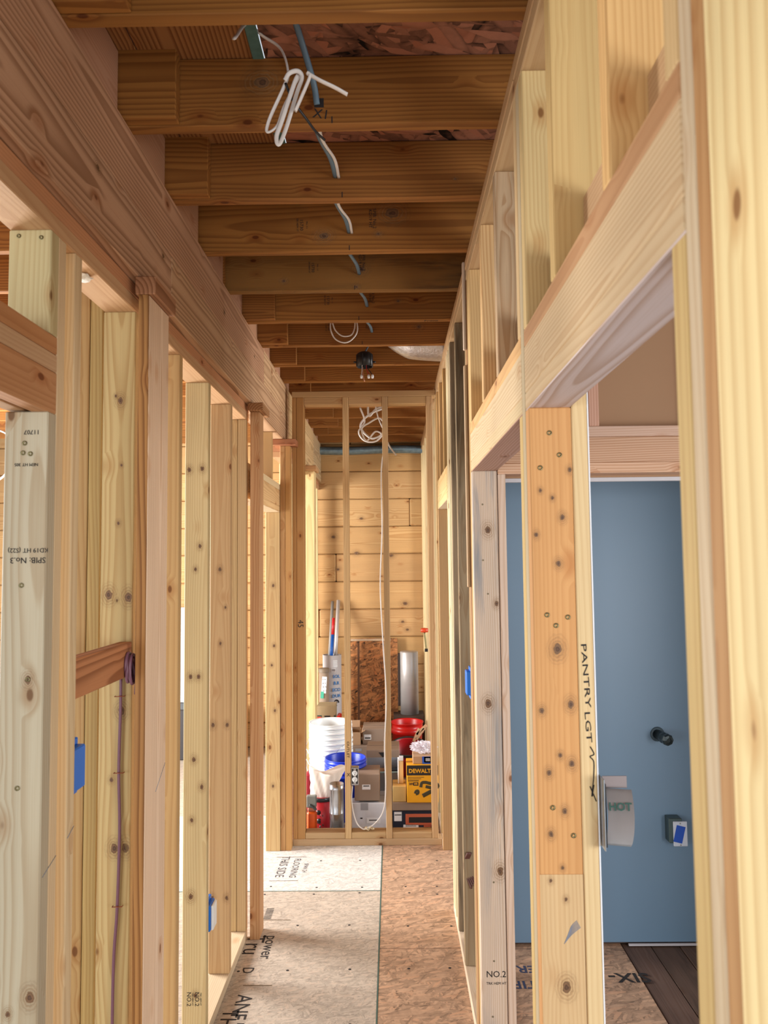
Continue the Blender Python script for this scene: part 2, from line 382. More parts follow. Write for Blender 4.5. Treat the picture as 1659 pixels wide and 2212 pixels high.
# ------------------------------------------------------------------ ceiling: joists, laps, blocking, decking
ceil = empty('ceiling', (0, 3, ZJ+H), 'open joist ceiling with strand board deck above', 'ceiling', kind='structure')
lap_x = [-.53, -.543, -.559, -.70, -.69, -.539, -.534, -.539, -.537, -.543, -.60, -.45, -.44, -.56, -.47, -.5]
for n in range(-1, 15):
    yb = 1.546+.4064*n
    if n == 4: c, mm = tone((150, 108, 52), .5), MOLD
    else: c, mm = tone(JO, .62, .07), JOISTW
    xs = -1.05
    j = board('joist', ceil, (xs, 3.2), (yb-.038, yb), (ZJ, ZJ+.184), 'x', c, mm)
    if n == 4: lab(j, 'darker mould-streaked joist')
    le = lap_x[max(n, 0)]
    board('joist', ceil, (-3.6, le), (yb-.076, yb-.0385), (ZJ+.003, ZJ+.187), 'x', tone(JO, .7, .1), JOISTW)
    JK = {1: [(-.328, 1.259, .020)], 3: [(.017, 1.283, .024), (-.237, 1.2, .016), (-.037, 1.205, .008)], 2: [(.213, 1.2, .004)], 4: [(-.116, 1.231, .015), (-.443, 1.186, .008), (-.136, 1.156, .008)], 6: [(.157, 1.236, .012)], 5: [(.044, 1.235, .008)]}
    knots(j, yb-.0384, JK.get(n, []), (ZJ, ZJ+.184), 'x')
    # solid blocking over the beam between joists
    if n < 14: board('blocking', ceil, (-.73, -.692), (yb+.001, yb+.328), (ZJ+.001, ZJ+.18), 'y', tone((196, 150, 116), .5))
    # grade stamps on the joist faces, rotated a quarter turn
    if n in (3, 4, 5, 6) :
        yf = yb-.0386
        for k, (s, x, sz) in enumerate((('SPIB: No.2', -.135+.03, .014), ('KD19 HT', -.15+.03, .014), ('15730', -.32, .014), ('DE NEM ST', -.335, .008), ('MILL 112', -.30, .006))):
            text('grade_stamp', j, s, (x+.03*(n == 5)+.055*(n == 3)*(k < 2), yf, ZJ+.12 - .02*(k > 1)), sz*1.25, M_INK, right=(0, 0, -1), up=(1, 0, 0))
    # layout ticks
    if n >= 1 and n < 8: box('pencil_tick', j, (-.145, -.142), (yb-.0388, yb-.0384), (ZJ+.002, ZJ+.02), M_INK, 0)
zc = ZJ+.184
for i, (a, b) in enumerate(((-3.6, -.95), (-.948, -.648), (-.646, -.352))):
    board('deck_board', ceil, (a, b), (-.9, 7.4), (zc+.001, zc+.02), 'y', tone((176, 122, 72), .95), JOISTW)
me = box_mesh('deck_panel', 3.53, 8.3, .018, .001); link('deck_panel', me, OSBR, ceil, (1.445, 3.25, zc+.011+H), None, srgb(158, 106, 82))
box('painted_sheet_edge', ceil, (-.351, -.322), (-.9, 7.4), (zc-.004, zc+.002), M_TAPE, .001)
text('joist_mark', ceil, 'X1', (-.172, 1.546+.4064-.0387, ZJ+.026), .036, M_INK, right=(1, 0, -.15), up=(.15, 0, 1))
text('joist_mark', ceil, 'Front', (.20, 1.546+.4064*5-.02, ZJ-.0005), .03, M_INK, right=(1, 0, 0), up=(0, -1, 0))
box('drilled_hole', ceil, (-.19, -.165), (1.9138, 1.9142), (ZJ+.045, ZJ+.07), M_INK, 0)

# ------------------------------------------------------------------ right corridor wall
wr = empty('wall_right', (XR0, 3, 0), 'right stud wall of the corridor with framed door openings', 'wall', kind='structure')
def sr(y, z0=F0+.038, z1=ZP, col=STUD, a=.45, x=(XR0, XR1), name='stud', m=None, w_=.038, tilt=None):
    return board(name, wr, x, (y, y+w_), (z0, z1), 'z', tone(col, a), m, tilt=tilt)
# top plates (two courses) and bottom plates
for (a, b) in ((-.6, 2.5), (2.503, 7.35)):
    board('top_plate', wr, (XR0, XR1), (a, b), (ZP, ZP+.0375), 'y', tone((200, 166, 122), .4))
for (a, b) in ((-.6, 1.69), (1.693, 4.4), (4.403, 7.35)):
    board('top_plate', wr, (XR0-.002, XR1), (a, b), (ZP+.038, ZJ), 'y', tone((194, 158, 112), .4))
board('bottom_plate', wr, (XR0, XR1), (2.767, 3.965), (F0, F0+.038), 'y', tone(PALE, .3))
board('bottom_plate', wr, (XR0, XR1), (4.76, 7.3), (F0, F0+.038), 'y', tone(PALE, .3))
board('bottom_plate', wr, (XR0, XR1), (-.6, .765), (F0, F0+.038), 'y', tone(PALE, .3))
# near end beside the camera
sr(.7335, z1=.322, col=(206, 178, 118), name='jack_stud')
sr(.703, col=(206, 186, 150), w_=.030, name='king_stud')
sr(.672, col=(184, 142, 92), w_=.0305)
o = board('wide_board', wr, (XR0-.002, XR0+.036), (.42, .670), (F0+.038, ZP), 'z', (*srgb(226, 206, 154)[:3], .6), WIDEW); lab(o, 'broad bright yellow board at the near end')
# post between the two doorways
o = sr(1.594, z1=.322, col=(216, 162, 104), a=.35, name='jack_stud'); lab(o, 'orange-stained jack stud with screws')
jack1 = o
board('stain_edge_stud', wr, (XR0+.0008, XR1-.0008), (1.5928, 1.5945), (F0+.04, -.64), 'z', tone((226, 192, 142), .35), bev=0).name = 'unstained_face'
sr(1.633, col=(206, 190, 150), name='king_stud', z1=ZP+.001)
sr(1.6715, z1=.322, col=(212, 182, 120), name='jack_stud')
for x, z in ((.336, .267), (.356, .22), (.315, .193), (.322, -.115), (.365, -.12), (.34, -.137), (.324, -.507), (.365, -.563)): screw(jack1, (x, 1.5932, z), r=.0052)
knots(jack1, 1.5926, [(.314, .145, .004), (.339, .129, .004), (.377, .188, .005), (.303, .052, .005), (.359, .088, .006), (.348, -.009, .006), (.342, -.186, .011), (.366, -.299, .008), (.306, -.311, .006), (.342, -.402, .005), (.365, -.419, .007), (.318, -.437, .006), (.348, -.514, .006), (.319, -.56, .006), (.316, -.652, .004), (.341, -.627, .004), (.346, -.689, .004), (.343, -.861, .011)], (XR0+.001, XR1-.001))
o = board('return_stud', wr, (XR1+.001, XR1+.034), (1.594, 1.683), (F0+.02, ZJ-.002), 'z', tone((228, 200, 150), .3)); lab(o, 'pale return stud marked in black pen')
text('pen_writing', o, 'PANTRY', (XR1+.016, 1.5932, -.24), .016, M_INK, right=(.05, 0, -1), up=(1, 0, .05), squash=2.2)
text('pen_writing', o, 'LGT', (XR1+.018, 1.5932, -.345), .016, M_INK, right=(.05, 0, -1), up=(1, 0, .05), squash=2.2)
tube('pen_arrow', o, [(.404, 1.5932, -.385), (.411, 1.5932, -.40), (.403, 1.5932, -.405), (.410, 1.5932, -.415), (.4095, 1.5932, -.44), (.406, 1.5932, -.47), (.404, 1.5932, -.485)], .0011, M_INK, sides=5)
tube('pen_arrow', o, [(.401, 1.5932, -.465), (.413, 1.5932, -.495)], .0011, M_INK, sides=5, smooth=0)
tube('pen_arrow', o, [(.409, 1.5932, -.462), (.405, 1.5932, -.485)], .0011, M_INK, sides=5, smooth=0)
o = box('paper_strip', wr, (XR1+.034, XR1+.037), (1.594, 1.600), (F0+.02, ZJ-.01), M_PAPER, .0005); lab(o, 'thin white wallboard edge')
# header over the near doorway
def header(wall, x0, x1, y0, y1, zb=.322, cols=None, side=1):
    cs = cols or [(190, 160, 132), (206, 176, 128), (212, 178, 132), (196, 146, 96)]
    board('header_plate', wall, (x0, x1), (y0, y1), (zb+.0035, zb+.038), 'y', tone(cs[2], .4))
    board('soffit_strip', wall, (x0+.001, x1), (y0, y1), (zb, zb+.0033), 'y', tone(cs[0], .8), bev=.001)
    a, b = (x0, x0+.038) if side > 0 else (x1-.038, x1)
    c, d = (x1-.038, x1) if side > 0 else (x0, x0+.038)
    board('header_board', wall, (a, b), (y0, y1), (zb+.0385, zb+.140), 'y', tone(cs[2], .6))
    board('header_board', wall, (c, d), (y0, y1), (zb+.0385, zb+.140), 'y', tone(cs[2], .5))
    board('header_plate', wall, (x0, x1), (y0, y1), (zb+.1405, zb+.178), 'y', tone(cs[3], .45))
header(wr, XR0, XR1, .735, 1.632, cols=[(214, 200, 194), 0, (206, 180, 142), (196, 152, 106)])
header(wr, XR0, XR1, 1.6715, 2.765, cols=[(186, 150, 130), 0, (212, 190, 146), (218, 176, 116)])
header(wr, XR0, XR1, 3.97, 4.79, cols=[PALE, 0, (226, 196, 140), (226, 196, 140)])
def cripple(y, col, y2=None, m=None, a=.45): return sr(y, z0=.5, col=col, name='cripple_stud', a=a, m=m)
cripple(1.594, (216, 190, 132), a=.5); cripple(1.312, (222, 190, 130), a=.35); cripple(.973, (226, 186, 124), a=.5); cripple(.735, STUD)
cripple(2.025, (196, 168, 132), a=.8, m=MOLD); cripple(2.355, (224, 186, 132), a=.8); cripple(2.727, (220, 184, 126), a=.5); cripple(1.672, STUD)
for y in (4.17, 4.50, 4.75): cripple(y, (206, 164, 104))
for a, b in ((1.011, 1.311), (1.35, 1.593), (1.71, 2.024), (2.063, 2.354), (2.393, 2.726), (.774, .972)):
    board('blocking', wr, (.346, XR1), (a, b), (.5005, .64), 'y', tone((206, 170, 124), .45))
# far side of second doorway
o = sr(2.727, z0=F0, z1=.322, col=(226, 204, 180), a=.6, name='jack_stud', m=BLUE_STAIN, tilt=(0, R(-.0), 0)); lab(o, 'grey-stained knotty jack stud')
text('grade_stamp', o, 'NO.2', (.345, 2.7262, -1.43), .03, M_INK); text('grade_stamp', o, 'TRK HEM HT', (.345, 2.7262, -1.46), .012, M_INK)
knots(o, 2.7265, [(.346, .108, .013), (.372, -.155, .009), (.336, -.506, .014), (.366, -1.083, .014)], (XR0+.001, XR1-.001))
for z in (.2, .0, -.12, -1.12, -1.385, -1.57): screw(o, (.335+random.uniform(-.01, .01), 2.7262, z), r=.003)
sr(2.767, col=(196, 166, 112), name='king_stud'); sr(2.84, col=(184, 140, 96), w_=.03); sr(2.885, col=(176, 146, 104), w_=.03)
o = board('lath_strip', wr, (XR0-.012, XR0-.001), (2.84, 2.862), (-.1, .74), 'z', tone((206, 176, 140), .4)); lab(o, 'thin nailed strip')
o = board('lath_strip', wr, (XR0-.012, XR0-.001), (2.84, 2.862), (.80, 1.2-.06), 'z', tone((216, 196, 170), .4)); lab(o, 'thin nailed strip')
o = sr(3.352, col=(166, 146, 114), a=.6, m=MOLD); lab(o, 'dark mould-stained stud')
o = sr(3.655, col=(166, 146, 114), a=.6, m=MOLD); lab(o, 'dark mould-stained stud')
sr(3.70, col=(222, 206, 166), w_=.038)
sr(3.80, col=(222, 206, 166)); sr(3.927, z0=F0, z1=.322, col=(216, 190, 140), name='jack_stud'); sr(3.885, col=(226, 206, 160), name='king_stud')
sr(4.75, z0=F0, z1=.322, col=(206, 166, 112), name='jack_stud')
for y in (4.93, 5.33, 5.74, 6.15, 6.55, 6.96, 7.27): sr(y, col=(232, 208, 156))
# ------------------------------------------------------------------ pantry partition at right, seen through the doorways
wp = empty('wall_pantry', (1.2, 2.76, 0), 'framed doorway partition in the room on the right', 'wall', kind='structure')
Y2, Y3 = 2.722, 2.811
board('jack_stud', wp, (XR1+.002, .412), (Y2, Y3), (F0, .309), 'z', tone((234, 208, 184), .5))
board('header_plate', wp, (XR1+.002, 1.62), (Y2, Y3), (.309, .347), 'x', tone((222, 182, 148), .8))
board('header_board', wp, (XR1+.002, 1.62), (Y2, Y2+.038), (.3475, .440), 'x', tone((214, 174, 142), .9))
board('header_board', wp, (XR1+.002, 1.62), (Y3-.038, Y3), (.3475, .440), 'x', tone((214, 174, 142), .9))
board('header_plate', wp, (XR1+.002, 1.62), (Y2, Y3), (.4405, .479), 'x', tone((220, 186, 160), .4))
board('jack_stud', wp, (1.54, 1.578), (Y2, Y3), (F0, .309), 'z', tone(PINE, .5)); board('king_stud', wp, (1.625, 1.663), (Y2, Y3), (F0, ZP), 'z', tone(PINE, .5))
for x in (.386, .717, 1.12, 1.53): board('cripple_stud', wp, (x, x+.038), (Y2, Y3), (.4795, ZP), 'z', tone((222, 176, 150), .6))
board('top_plate', wp, (XR1+.002, 2.4), (Y2, Y3), (ZP, ZP+.037), 'x', tone(PINE)); board('top_plate', wp, (XR1+.002, 2.4), (Y2, Y3), (ZP+.0375, ZJ), 'x', tone(PINE))
o = box('wallboard', wp, (XR1+.002, 1.62), (Y3+.001, Y3+.0135), (.291, ZJ-.002), M_KRAFT, 0)
box('wallboard_edge', wp, (XR1+.03, 1.6), (Y3-.004, Y3+.0145), (.287, .3015), M_GYP, .001)
box('wallboard', wp, (1.62, 2.6), (Y3+.001, Y3+.0135), (F0, ZJ-.002), M_KRAFT, 0)
# ------------------------------------------------------------------ blue painted wall
wb = empty('wall_blue', (1.4, 3.6, 0), 'smooth blue painted wall of the room on the right', 'wall', kind='structure')
box('painted_wallboard', wb, (XR1+.002, 3.1), (3.6, 3.613), (F0+.012, ZJ), M_PAINT, .001)
box('sole_plate', wb, (XR1+.002, 3.1), (3.615, 3.70), (F0, F0+.04), mat('dark sole plate', srgb(70, 50, 40), .8), .001)
box('wallboard_shim', wb, (1.06, 1.4), (3.588, 3.6), (F0, F0+.008), M_GYP, .001)
# ------------------------------------------------------------------ left corridor wall
wl = empty('wall_left', (XL0, 3, 0), 'left stud wall of the corridor under a built-up beam', 'wall', kind='structure')
def sl(y, z0=F0+.038, z1=ZLP, col=STUD, a=.45, x=(XL1, XL0), name='stud', m=None, w_=.038):
    return board(name, wl, x, (y, y+w_), (z0, z1), 'z', tone(col, a), m)
BE = (206, 164, 128)
for (a, b, c0) in ((-.8, 2.30, BE), (2.304, 4.985, (208, 170, 130))):
    board('beam_course', wl, (-.79, -.675), (a, b), (.775, .9565), 'y', tone(c0, .75), JOISTW)
for (a, b, c0) in ((-.8, 4.02, (200, 156, 122)), (4.024, 4.985, (214, 178, 132))):
    board('beam_course', wl, (-.79, -.676), (a, b), (.9602, ZJ-.0005), 'y', tone(c0, .7), JOISTW)
for (a, b) in ((-.8, 3.72), (5.02, 7.35)):
    board('top_plate', wl, (XL1, XL0), (a, b), (.7375, .7745), 'y', tone((206, 152, 108), .4))
    board('top_plate', wl, (XL1, XL0), (a, b), (ZLP, .7372), 'y', tone((214, 172, 128), .4))
board('bottom_plate', wl, (XL1, XL0), (1.573, 3.70), (F0, F0+.038), 'y', tone(PALE, .3))
board('bottom_plate', wl, (XL1, XL0), (4.80, 7.3), (F0, F0+.038), 'y', tone(PALE, .3))
for (y, z, r) in ((1.707, .942-.02, .014), (2.214, .92, .013), (3.046, 1.025, .013), (3.73, 1.029, .01)): knot(wl, (-.6744, y, z), r, (.775, ZJ), 'x')
# near doorway
o = sl(1.535, z0=F0, z1=.315, col=(196, 186, 154), a=.6, name='jack_stud'); lab(o, 'greenish treated jack stud with grade stamps')
text('grade_stamp', o, 'SPIB: No.3', (-.738, 1.5343, .01), .017, M_FADED if 0 else M_INK, right=(-1, 0, 0), up=(0, 0, -1))
text('grade_stamp', o, 'KD19 HT (S22)', (-.738, 1.5343, .03), .013, M_INK, right=(-1, 0, 0), up=(0, 0, -1))
text('grade_stamp', o, '11707', (-.735, 1.5343, .272), .013, M_INK, right=(-1, 0, 0), up=(0, 0, -1))
text('grade_stamp', o, 'NEM HT 305', (-.745, 1.5343, .205), .009, M_INK, right=(-1, 0, 0), up=(0, 0, -1))
for x, z in ((-.749, .249), (-.752, .229), (-.737, .227), (-.75, -.041), (-.733, -.229), (-.75, -.443)): screw(o, (x, 1.5343, z), r=.005)
knots(o, 1.5346, [(-.733, -.23, .008), (-.717, -.844, .011), (-.76, -.875, .006)], (XL1+.001, XL0-.001))
o = sl(1.535, z0=.48, col=(214, 200, 150), a=.4, name='cripple_stud')
for x, z in ((-.77, .685), (-.723, .681)): screw(o, (x, 1.5343, z), r=.0045)
sl(1.573, col=(232, 206, 162), name='king_stud', w_=.036)
board('header_board', wl, (XL0-.038, XL0), (.4, 1.572), (.315, .403), 'y', tone((206, 152, 104), .5)); board('header_board', wl, (XL1, XL1+.038), (.4, 1.572), (.318, .403), 'y', tone((190, 150, 104), .5))
board('header_plate', wl, (XL1, XL0), (.4, 1.572), (.4035, .441), 'y', tone((204, 168, 124), .3)); board('header_plate', wl, (XL1, XL0), (.4, 1.572), (.4415, .479), 'y', tone((196, 140, 92), .5))
sl(.4, z0=.48, name='cripple_stud'); sl(.95, z0=.48, name='cripple_stud', x=(XL1, XL1+.03)); sl(.36, name='king_stud'); sl(.4, z0=F0, z1=.315, name='jack_stud')
# studs
knot_studs = {}
sl(1.656, col=(232, 206, 158)); o = sl(2.058, col=(206, 182, 124), a=.7); s3 = o; lab(o, 'tan stud with purple cable stapled to it')
sl(2.495, col=(214, 178, 122)); s5 = sl(2.895, col=(214, 192, 142)); s6 = sl(3.300, col=(202, 168, 118)); sl(3.665, col=(204, 174, 122), x=(XL1, XL1+.044)); sl(3.665, col=(204, 174, 122), x=(XL1+.0455, XL0))
knots(s3, 2.0576, [(-.745, -.099, .004), (-.767, -.083, .012), (-.714, -.09, .012), (-.742, .449, .009), (-.755, .462, .004), (-.737, .27, .004), (-.754, -.574, .006), (-.729, -.392, .011), (-.744, -.752, .012), (-.714, -.751, .012), (-.744, .111, .005)], (XL1+.001, XL0-.001))
knots(s5, 2.8946, [(-.775, .359, .009), (-.725, .363, .009), (-.749, -.023, .007), (-.732, .065, .008), (-.765, -.428, .009), (-.735, -.428, .009), (-.751, -.735, .009), (-.721, -.836, .009), (-.758, -.957, .008), (-.76, -1.234, .011), (-.741, -1.586, .008)], (XL1+.001, XL0-.001))
knots(s6, 3.2996, [(-.747, -.028, .009), (-.775, -.693, .010), (-.714, -.693, .009), (-.775, -1.413, .009), (-.714, -1.413, .009), (-.723, -.192, .006), (-.744, -.347, .007)], (XL1+.001, XL0-.001))
for k, x in enumerate((-.775, -.745, -.715)):
    text('grade_stamp', s3, 'NO.2', (x+.004, 2.0573, -1.335+.03), .016, M_INK, right=(0, 0, -1), up=(1, 0, 0)); text('grade_stamp', s3, 'TRK HEM HT', (x+.016, 2.0573, -1.32+.03), .007, M_INK, right=(0, 0, -1), up=(1, 0, 0))
for x in (-.765, -.735): text('grade_stamp', s5, 'NO.2', (x, 2.8943, -1.60), .022, M_INK, right=(0, 0, -1), up=(1, 0, 0)); text('grade_stamp', s5, 'TRK HEM HT', (x+.014, 2.8943, -1.6), .008, M_INK, right=(0, 0, -1), up=(1, 0, 0))
board('stud', wl, (-.845, -.809), (2.10, 2.19), (F0, ZJ-.002), 'z', tone((196, 168, 108), .6)); board('stud', wl, (-.884, -.847), (2.10, 2.19), (F0, ZJ-.002), 'z', tone((186, 152, 98), .6))
o = board('blocking', wl, (XL0-.036, XL0-.001), (1.695, 2.057), (-.298, -.209), 'y', tone((196, 132, 86), .8), JOISTW); lab(o, 'old brown cross block between two studs')
# posts carrying the beam, each with a flat cap block
def post(name, x, y, z, cols, cap, label):
    p = board(name, wl, x, y, z, 'z', tone(cols[0], .8)); lab(p, label)
    c = board('cap_block', wl, cap[0], cap[1], cap[2], 'y', tone(cols[1], .8), JOISTW); return p
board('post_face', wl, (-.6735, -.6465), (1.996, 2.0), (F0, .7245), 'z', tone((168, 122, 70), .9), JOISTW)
post('beam_post', (-.674, -.646), (2.0005, 2.18), (F0, .7245), [(246, 218, 180), (178, 130, 92)], ((-.684, -.628), (1.995, 2.187), (.725, .7745)), 'pinkish post on edge under the beam')
post('beam_post', (-.684, -.638), (3.665, 3.775), (F0, .736), [(186, 142, 98), (184, 136, 90)], ((-.688, -.616), (3.63, 3.83), (.7365, .7745)), 'brown post at the edge of the far left doorway')
# far doorway
header(wl, XL1, XL0, 3.72, 4.79, zb=.315, cols=[(230, 208, 168), 0, (222, 186, 132), (236, 214, 172)], side=-1)
sl(4.45, z0=.4935, z1=.774, col=(206, 168, 112), name='cripple_stud')
o = sl(4.755, z0=F0, z1=.315, col=(214, 182, 128), name='jack_stud'); knots(o, 4.7546, [(-.743, -.144, .010), (-.738, -.517, .009), (-.752, -.636, .008), (-.733, -.914, .009), (-.745, -1.371, .009)], (XL1+.001, XL0-.001))
board('beam_post', wl, (-.700, -.668), (4.76, 4.90), (F0, .736), 'z', tone((190, 146, 92), .6)); board('beam_post', wl, (-.667, -.635), (4.76, 4.83), (F0, .736), 'z', tone((194, 148, 92), .6))
board('cap_block', wl, (-.742, -.595), (4.72, 4.90), (.7365, .7745), 'x', tone((176, 116, 78), .4))
# beyond the partition
for (z0, z1) in ((.775, .9588), (.9592, ZJ-.0005)):
    board('beam_course', wl, (-.79, -.676), (4.99, 6.6), (z0, z1), 'y', tone((224, 190, 140), .6), JOISTW)
    board('beam_course', wl, (-.80, -.68), (6.603, 7.34), (z0, z1), 'y', tone((214, 186, 140), .6), JOISTW)
for y in (5.35, 5.75, 6.45, 6.85, 7.2): sl(y, col=(236, 214, 158))
board('beam_post', wl, (-.70, -.62), (6.1, 6.25), (F0, .736), 'z', tone((232, 206, 150), .5)); board('cap_block', wl, (-.73, -.60), (6.05, 6.28), (.7365, .7745), 'x', tone((206, 160, 110), .4))
o = board('stud', wl, (XL1, XL0), (5.9, 5.938), (F0, .4), 'z', tone((222, 178, 150), .4))
M_CHALK = mat('blue grey chalk', srgb(140, 146, 160), .9, bump=0, alpha=.75)
tube('chalk_line', wl, [(XL0+.0003, 1.545, -.62), (XL0+.0003, 1.606, -.60)], .0009, M_CHALK, smooth=0, sides=5); tube('chalk_line', wl, [(XL0+.0003, 1.66, -.585), (XL0+.0003, 1.693, -.57)], .0009, M_CHALK, smooth=0, sides=5); tube('chalk_line', wl, [(-.6458, 2.09, -.615), (-.6458, 2.175, -.56)], .0009, M_CHALK, smooth=0, sides=5)
for k in range(7): tube('paint_smear', wr, [(.340+.0015*k, 1.5928, -.776+.0032*k), (.356, 1.5927, -.758+.0028*k), (.374-.0012*k, 1.5928, -.744+.0022*k)], .0008, M_CHALK, sides=5)
# ------------------------------------------------------------------ end partition with open studs
we = empty('wall_end', (-.18, 4.88, 0), 'open stud partition across the end of the corridor', 'wall', kind='structure')
YP0, YP1 = 4.836, 4.925
board('bottom_plate', we, (-.634, XR0-.001), (YP0, YP1), (F0, F0+.041), 'x', tone((214, 182, 138), .4))
studs_x = [(-.633, -.606), (-.605, -.558), (-.308, -.271), (-.053, -.016), (.233, .271)]
for i, (a, b) in enumerate(studs_x):
    board('stud', we, (a, b), (YP0, YP1), (F0+.0415, 1.0605), 'z', tone((196, 150, 92) if i < 2 else (216, 182, 132), .5))
board('top_plate', we, (-.634, XR0-.001), (YP0, YP1), (1.061, 1.099), 'x', tone((204, 170, 122), .4))
board('top_plate', we, (-.634, XR0-.001), (YP0, YP1), (1.0995, ZJ-.0005), 'x', tone((190, 150, 100), .4)) if 0 else None
for a, b in ((-.557, -.309), (-.270, -.054), (-.015, .232)):
    board('blocking', we, (a, b), (YP0+.003, YP1), (1.012, 1.0605), 'x', tone((212, 176, 124), .4))
    board('blocking', we, (a, b), (YP0+.003, YP1), (F0+.0415, F0+.079), 'x', tone((206, 174, 128), .4))
text('pen_writing', we, 'OUTLET', (-.288, YP0-.0008, -1.175), .022, M_INK, right=(0, 0, -1), up=(1, 0, 0), squash=1.25)
text('pen_writing', we, 'X', (-.286, YP0-.0008, -1.33), .03, M_INK)
text('pen_writing', we, '45', (-.583, YP0-.0008, -.39), .05, M_INK, right=(0, 0, -1), up=(1, 0, 0))
# ------------------------------------------------------------------ back wall of flat logs
wk = empty('wall_back', (0, 7.4, 0), 'back wall of wide flat-sawn pine logs', 'wall', kind='structure')
rows = [1.33, 1.143, .876, .606, .338, .073, -.195, -.46, -.725, -.99, -1.26, -1.53, -1.761]
for i in range(len(rows)-1):
    x = -5.0; k = 0
    while x < 3.1:
        L = [1.95, 2.4, 1.5, 2.9, 2.1][(i*2+k) % 5] + .3*math.sin(i*3+k)
        if i == 3 and k == 0: L = 5.18
        x1 = min(3.1, x+L)
        board('log', wk, (x+.0015, x1-.0015), (7.35+random.uniform(0, .004), 7.46), (rows[i+1]+.004, rows[i]), 'x', tone(PLANK, .75, .09), WOOD, bev=.010)
        x = x1; k += 1
knots(wk, 7.3488, [(.123, -.407, .022), (-.341, .081, .02), (-.293, .416, .016), (.098, -.582, .015), (-.564, .24, .02), (-.006, .055, .02), (.142, -.657, .015), (-.521, -.074, .015)], (-2, 2), 'x')

board('added_log_backing', wk, (-5.0, 3.1), (7.462, 7.50), (-1.761, 1.33), 'x', tone((120, 90, 60), .3))  # dark plank added behind the logs so no outside light leaks through gaps

# ================================================================== things
# --- ceiling cables
def cable(name, pts, r, m, label, cat='cable', flat=.55, group=None, **kw):
    return lab(tube(name, None, pts, r, m, flat=flat, **kw), label, cat, group)
Yc = 1.84
c = cable('white_cable', [(-.36, 1.72, 1.24), (-.345, 1.80, 1.335), (-.31, 1.83, 1.325), (-.265, 1.83, 1.29), (-.243, 1.80, 1.21), (-.25, 1.78, 1.16), (-.285, 1.78, 1.08), (-.292, 1.78, 1.045), (-.268, 1.78, 1.06), (-.25, 1.78, 1.11),
    (-.215, 1.78, 1.18), (-.222, 1.775, 1.17), (-.255, 1.775, 1.07), (-.268, 1.775, 1.03), (-.262, 1.775, 1.01), (-.245, 1.775, 1.05), (-.218, 1.775, 1.14), (-.205, 1.77, 1.175), (-.215, 1.765, 1.188), (-.235, 1.765, 1.183), (-.246, 1.765, 1.165)], .0055, M_CABLE,
    'looped white cable tied in a bundle under the second joist')
cable('white_cable', [(-.22, 1.76, 1.085), (-.205, 1.76, 1.12), (-.185, 1.76, 1.17), (-.19, 1.76, 1.178), (-.16, 1.76, 1.160), (-.125, 1.765, 1.145), (-.095, 1.77, 1.13)], .007, M_CABLE, 'short end of white cable pointing right below the second joist')
cable('black_tie', [(-.246, 1.775, 1.165), (-.23, 1.79, 1.13), (-.2, 1.82, 1.10), (-.18, 1.85, 1.085), (-.16, 1.88, 1.08)], .0032, M_BLACK, 'thin black tie wire crossing behind the looped white cable', 'tie', 1.0)
me_r = tube_mesh('black_tie', [(-.012, 0, 0), (0, -.012, .002), (.012, 0, 0), (0, .012, 0)], .003, 6)
# blue-grey cable running through bored holes in the joists
pts = [(-.235, 1.62, 1.30), (-.222, 1.80, 1.33), (-.19, 1.88, 1.24), (-.182, 1.905, 1.19)]
cable('blue_grey_cable', pts, .0085, M_BLUECABLE, 'blue grey cable dropping into the second joist', flat=.6)
xs = [-.178, -.165, -.14, -.12, -.105, -.11]
for n in range(1, 6):
    y0 = 1.546+.4064*n+.001; y1 = y0+.366
    xa = [-.19, -.17, -.15, -.13, -.118][n-1]; xb = xa+.02
    cable('blue_grey_cable', [(xa-.012, y0, ZJ+.075), (xa-.004, y0+.12, ZJ+.062), (xb, y1-.12, ZJ+.062), (xb+.006, y1, ZJ+.068)], .0075, M_BLUECABLE,
          ['first','second','third','fourth','fifth'][n-1] + ' span of blue grey cable between joists counting from the looped white cable', flat=.6, group='cable spans between joists')
    if n < 3: cable('white_cable', [(xa+.004, y0, ZJ+.078), (xa+.004, y0+.12, ZJ+.056), (xb+.012, y1-.12, ZJ+.06), (xb+.016, y1, ZJ+.065)], .005, M_CABLE, ['nearer','farther'][n-1]+' white cable span beside the blue grey one', flat=.6)
# loop of white cable in the sixth bay
Yl = 4.03
cable('cable_loop', [(x_, 3.90, z_) for x_, z_ in ((-.17, 1.27), (-.168, 1.20), (-.20, 1.155), (-.24, 1.143), (-.285, 1.165), (-.307, 1.215), (-.302, 1.262), (-.283, 1.21), (-.245, 1.178), (-.20, 1.182), (-.182, 1.215), (-.178, 1.26))],
      .0045, M_CABLE, 'hanging loop of white cable between the far joists', flat=.8)
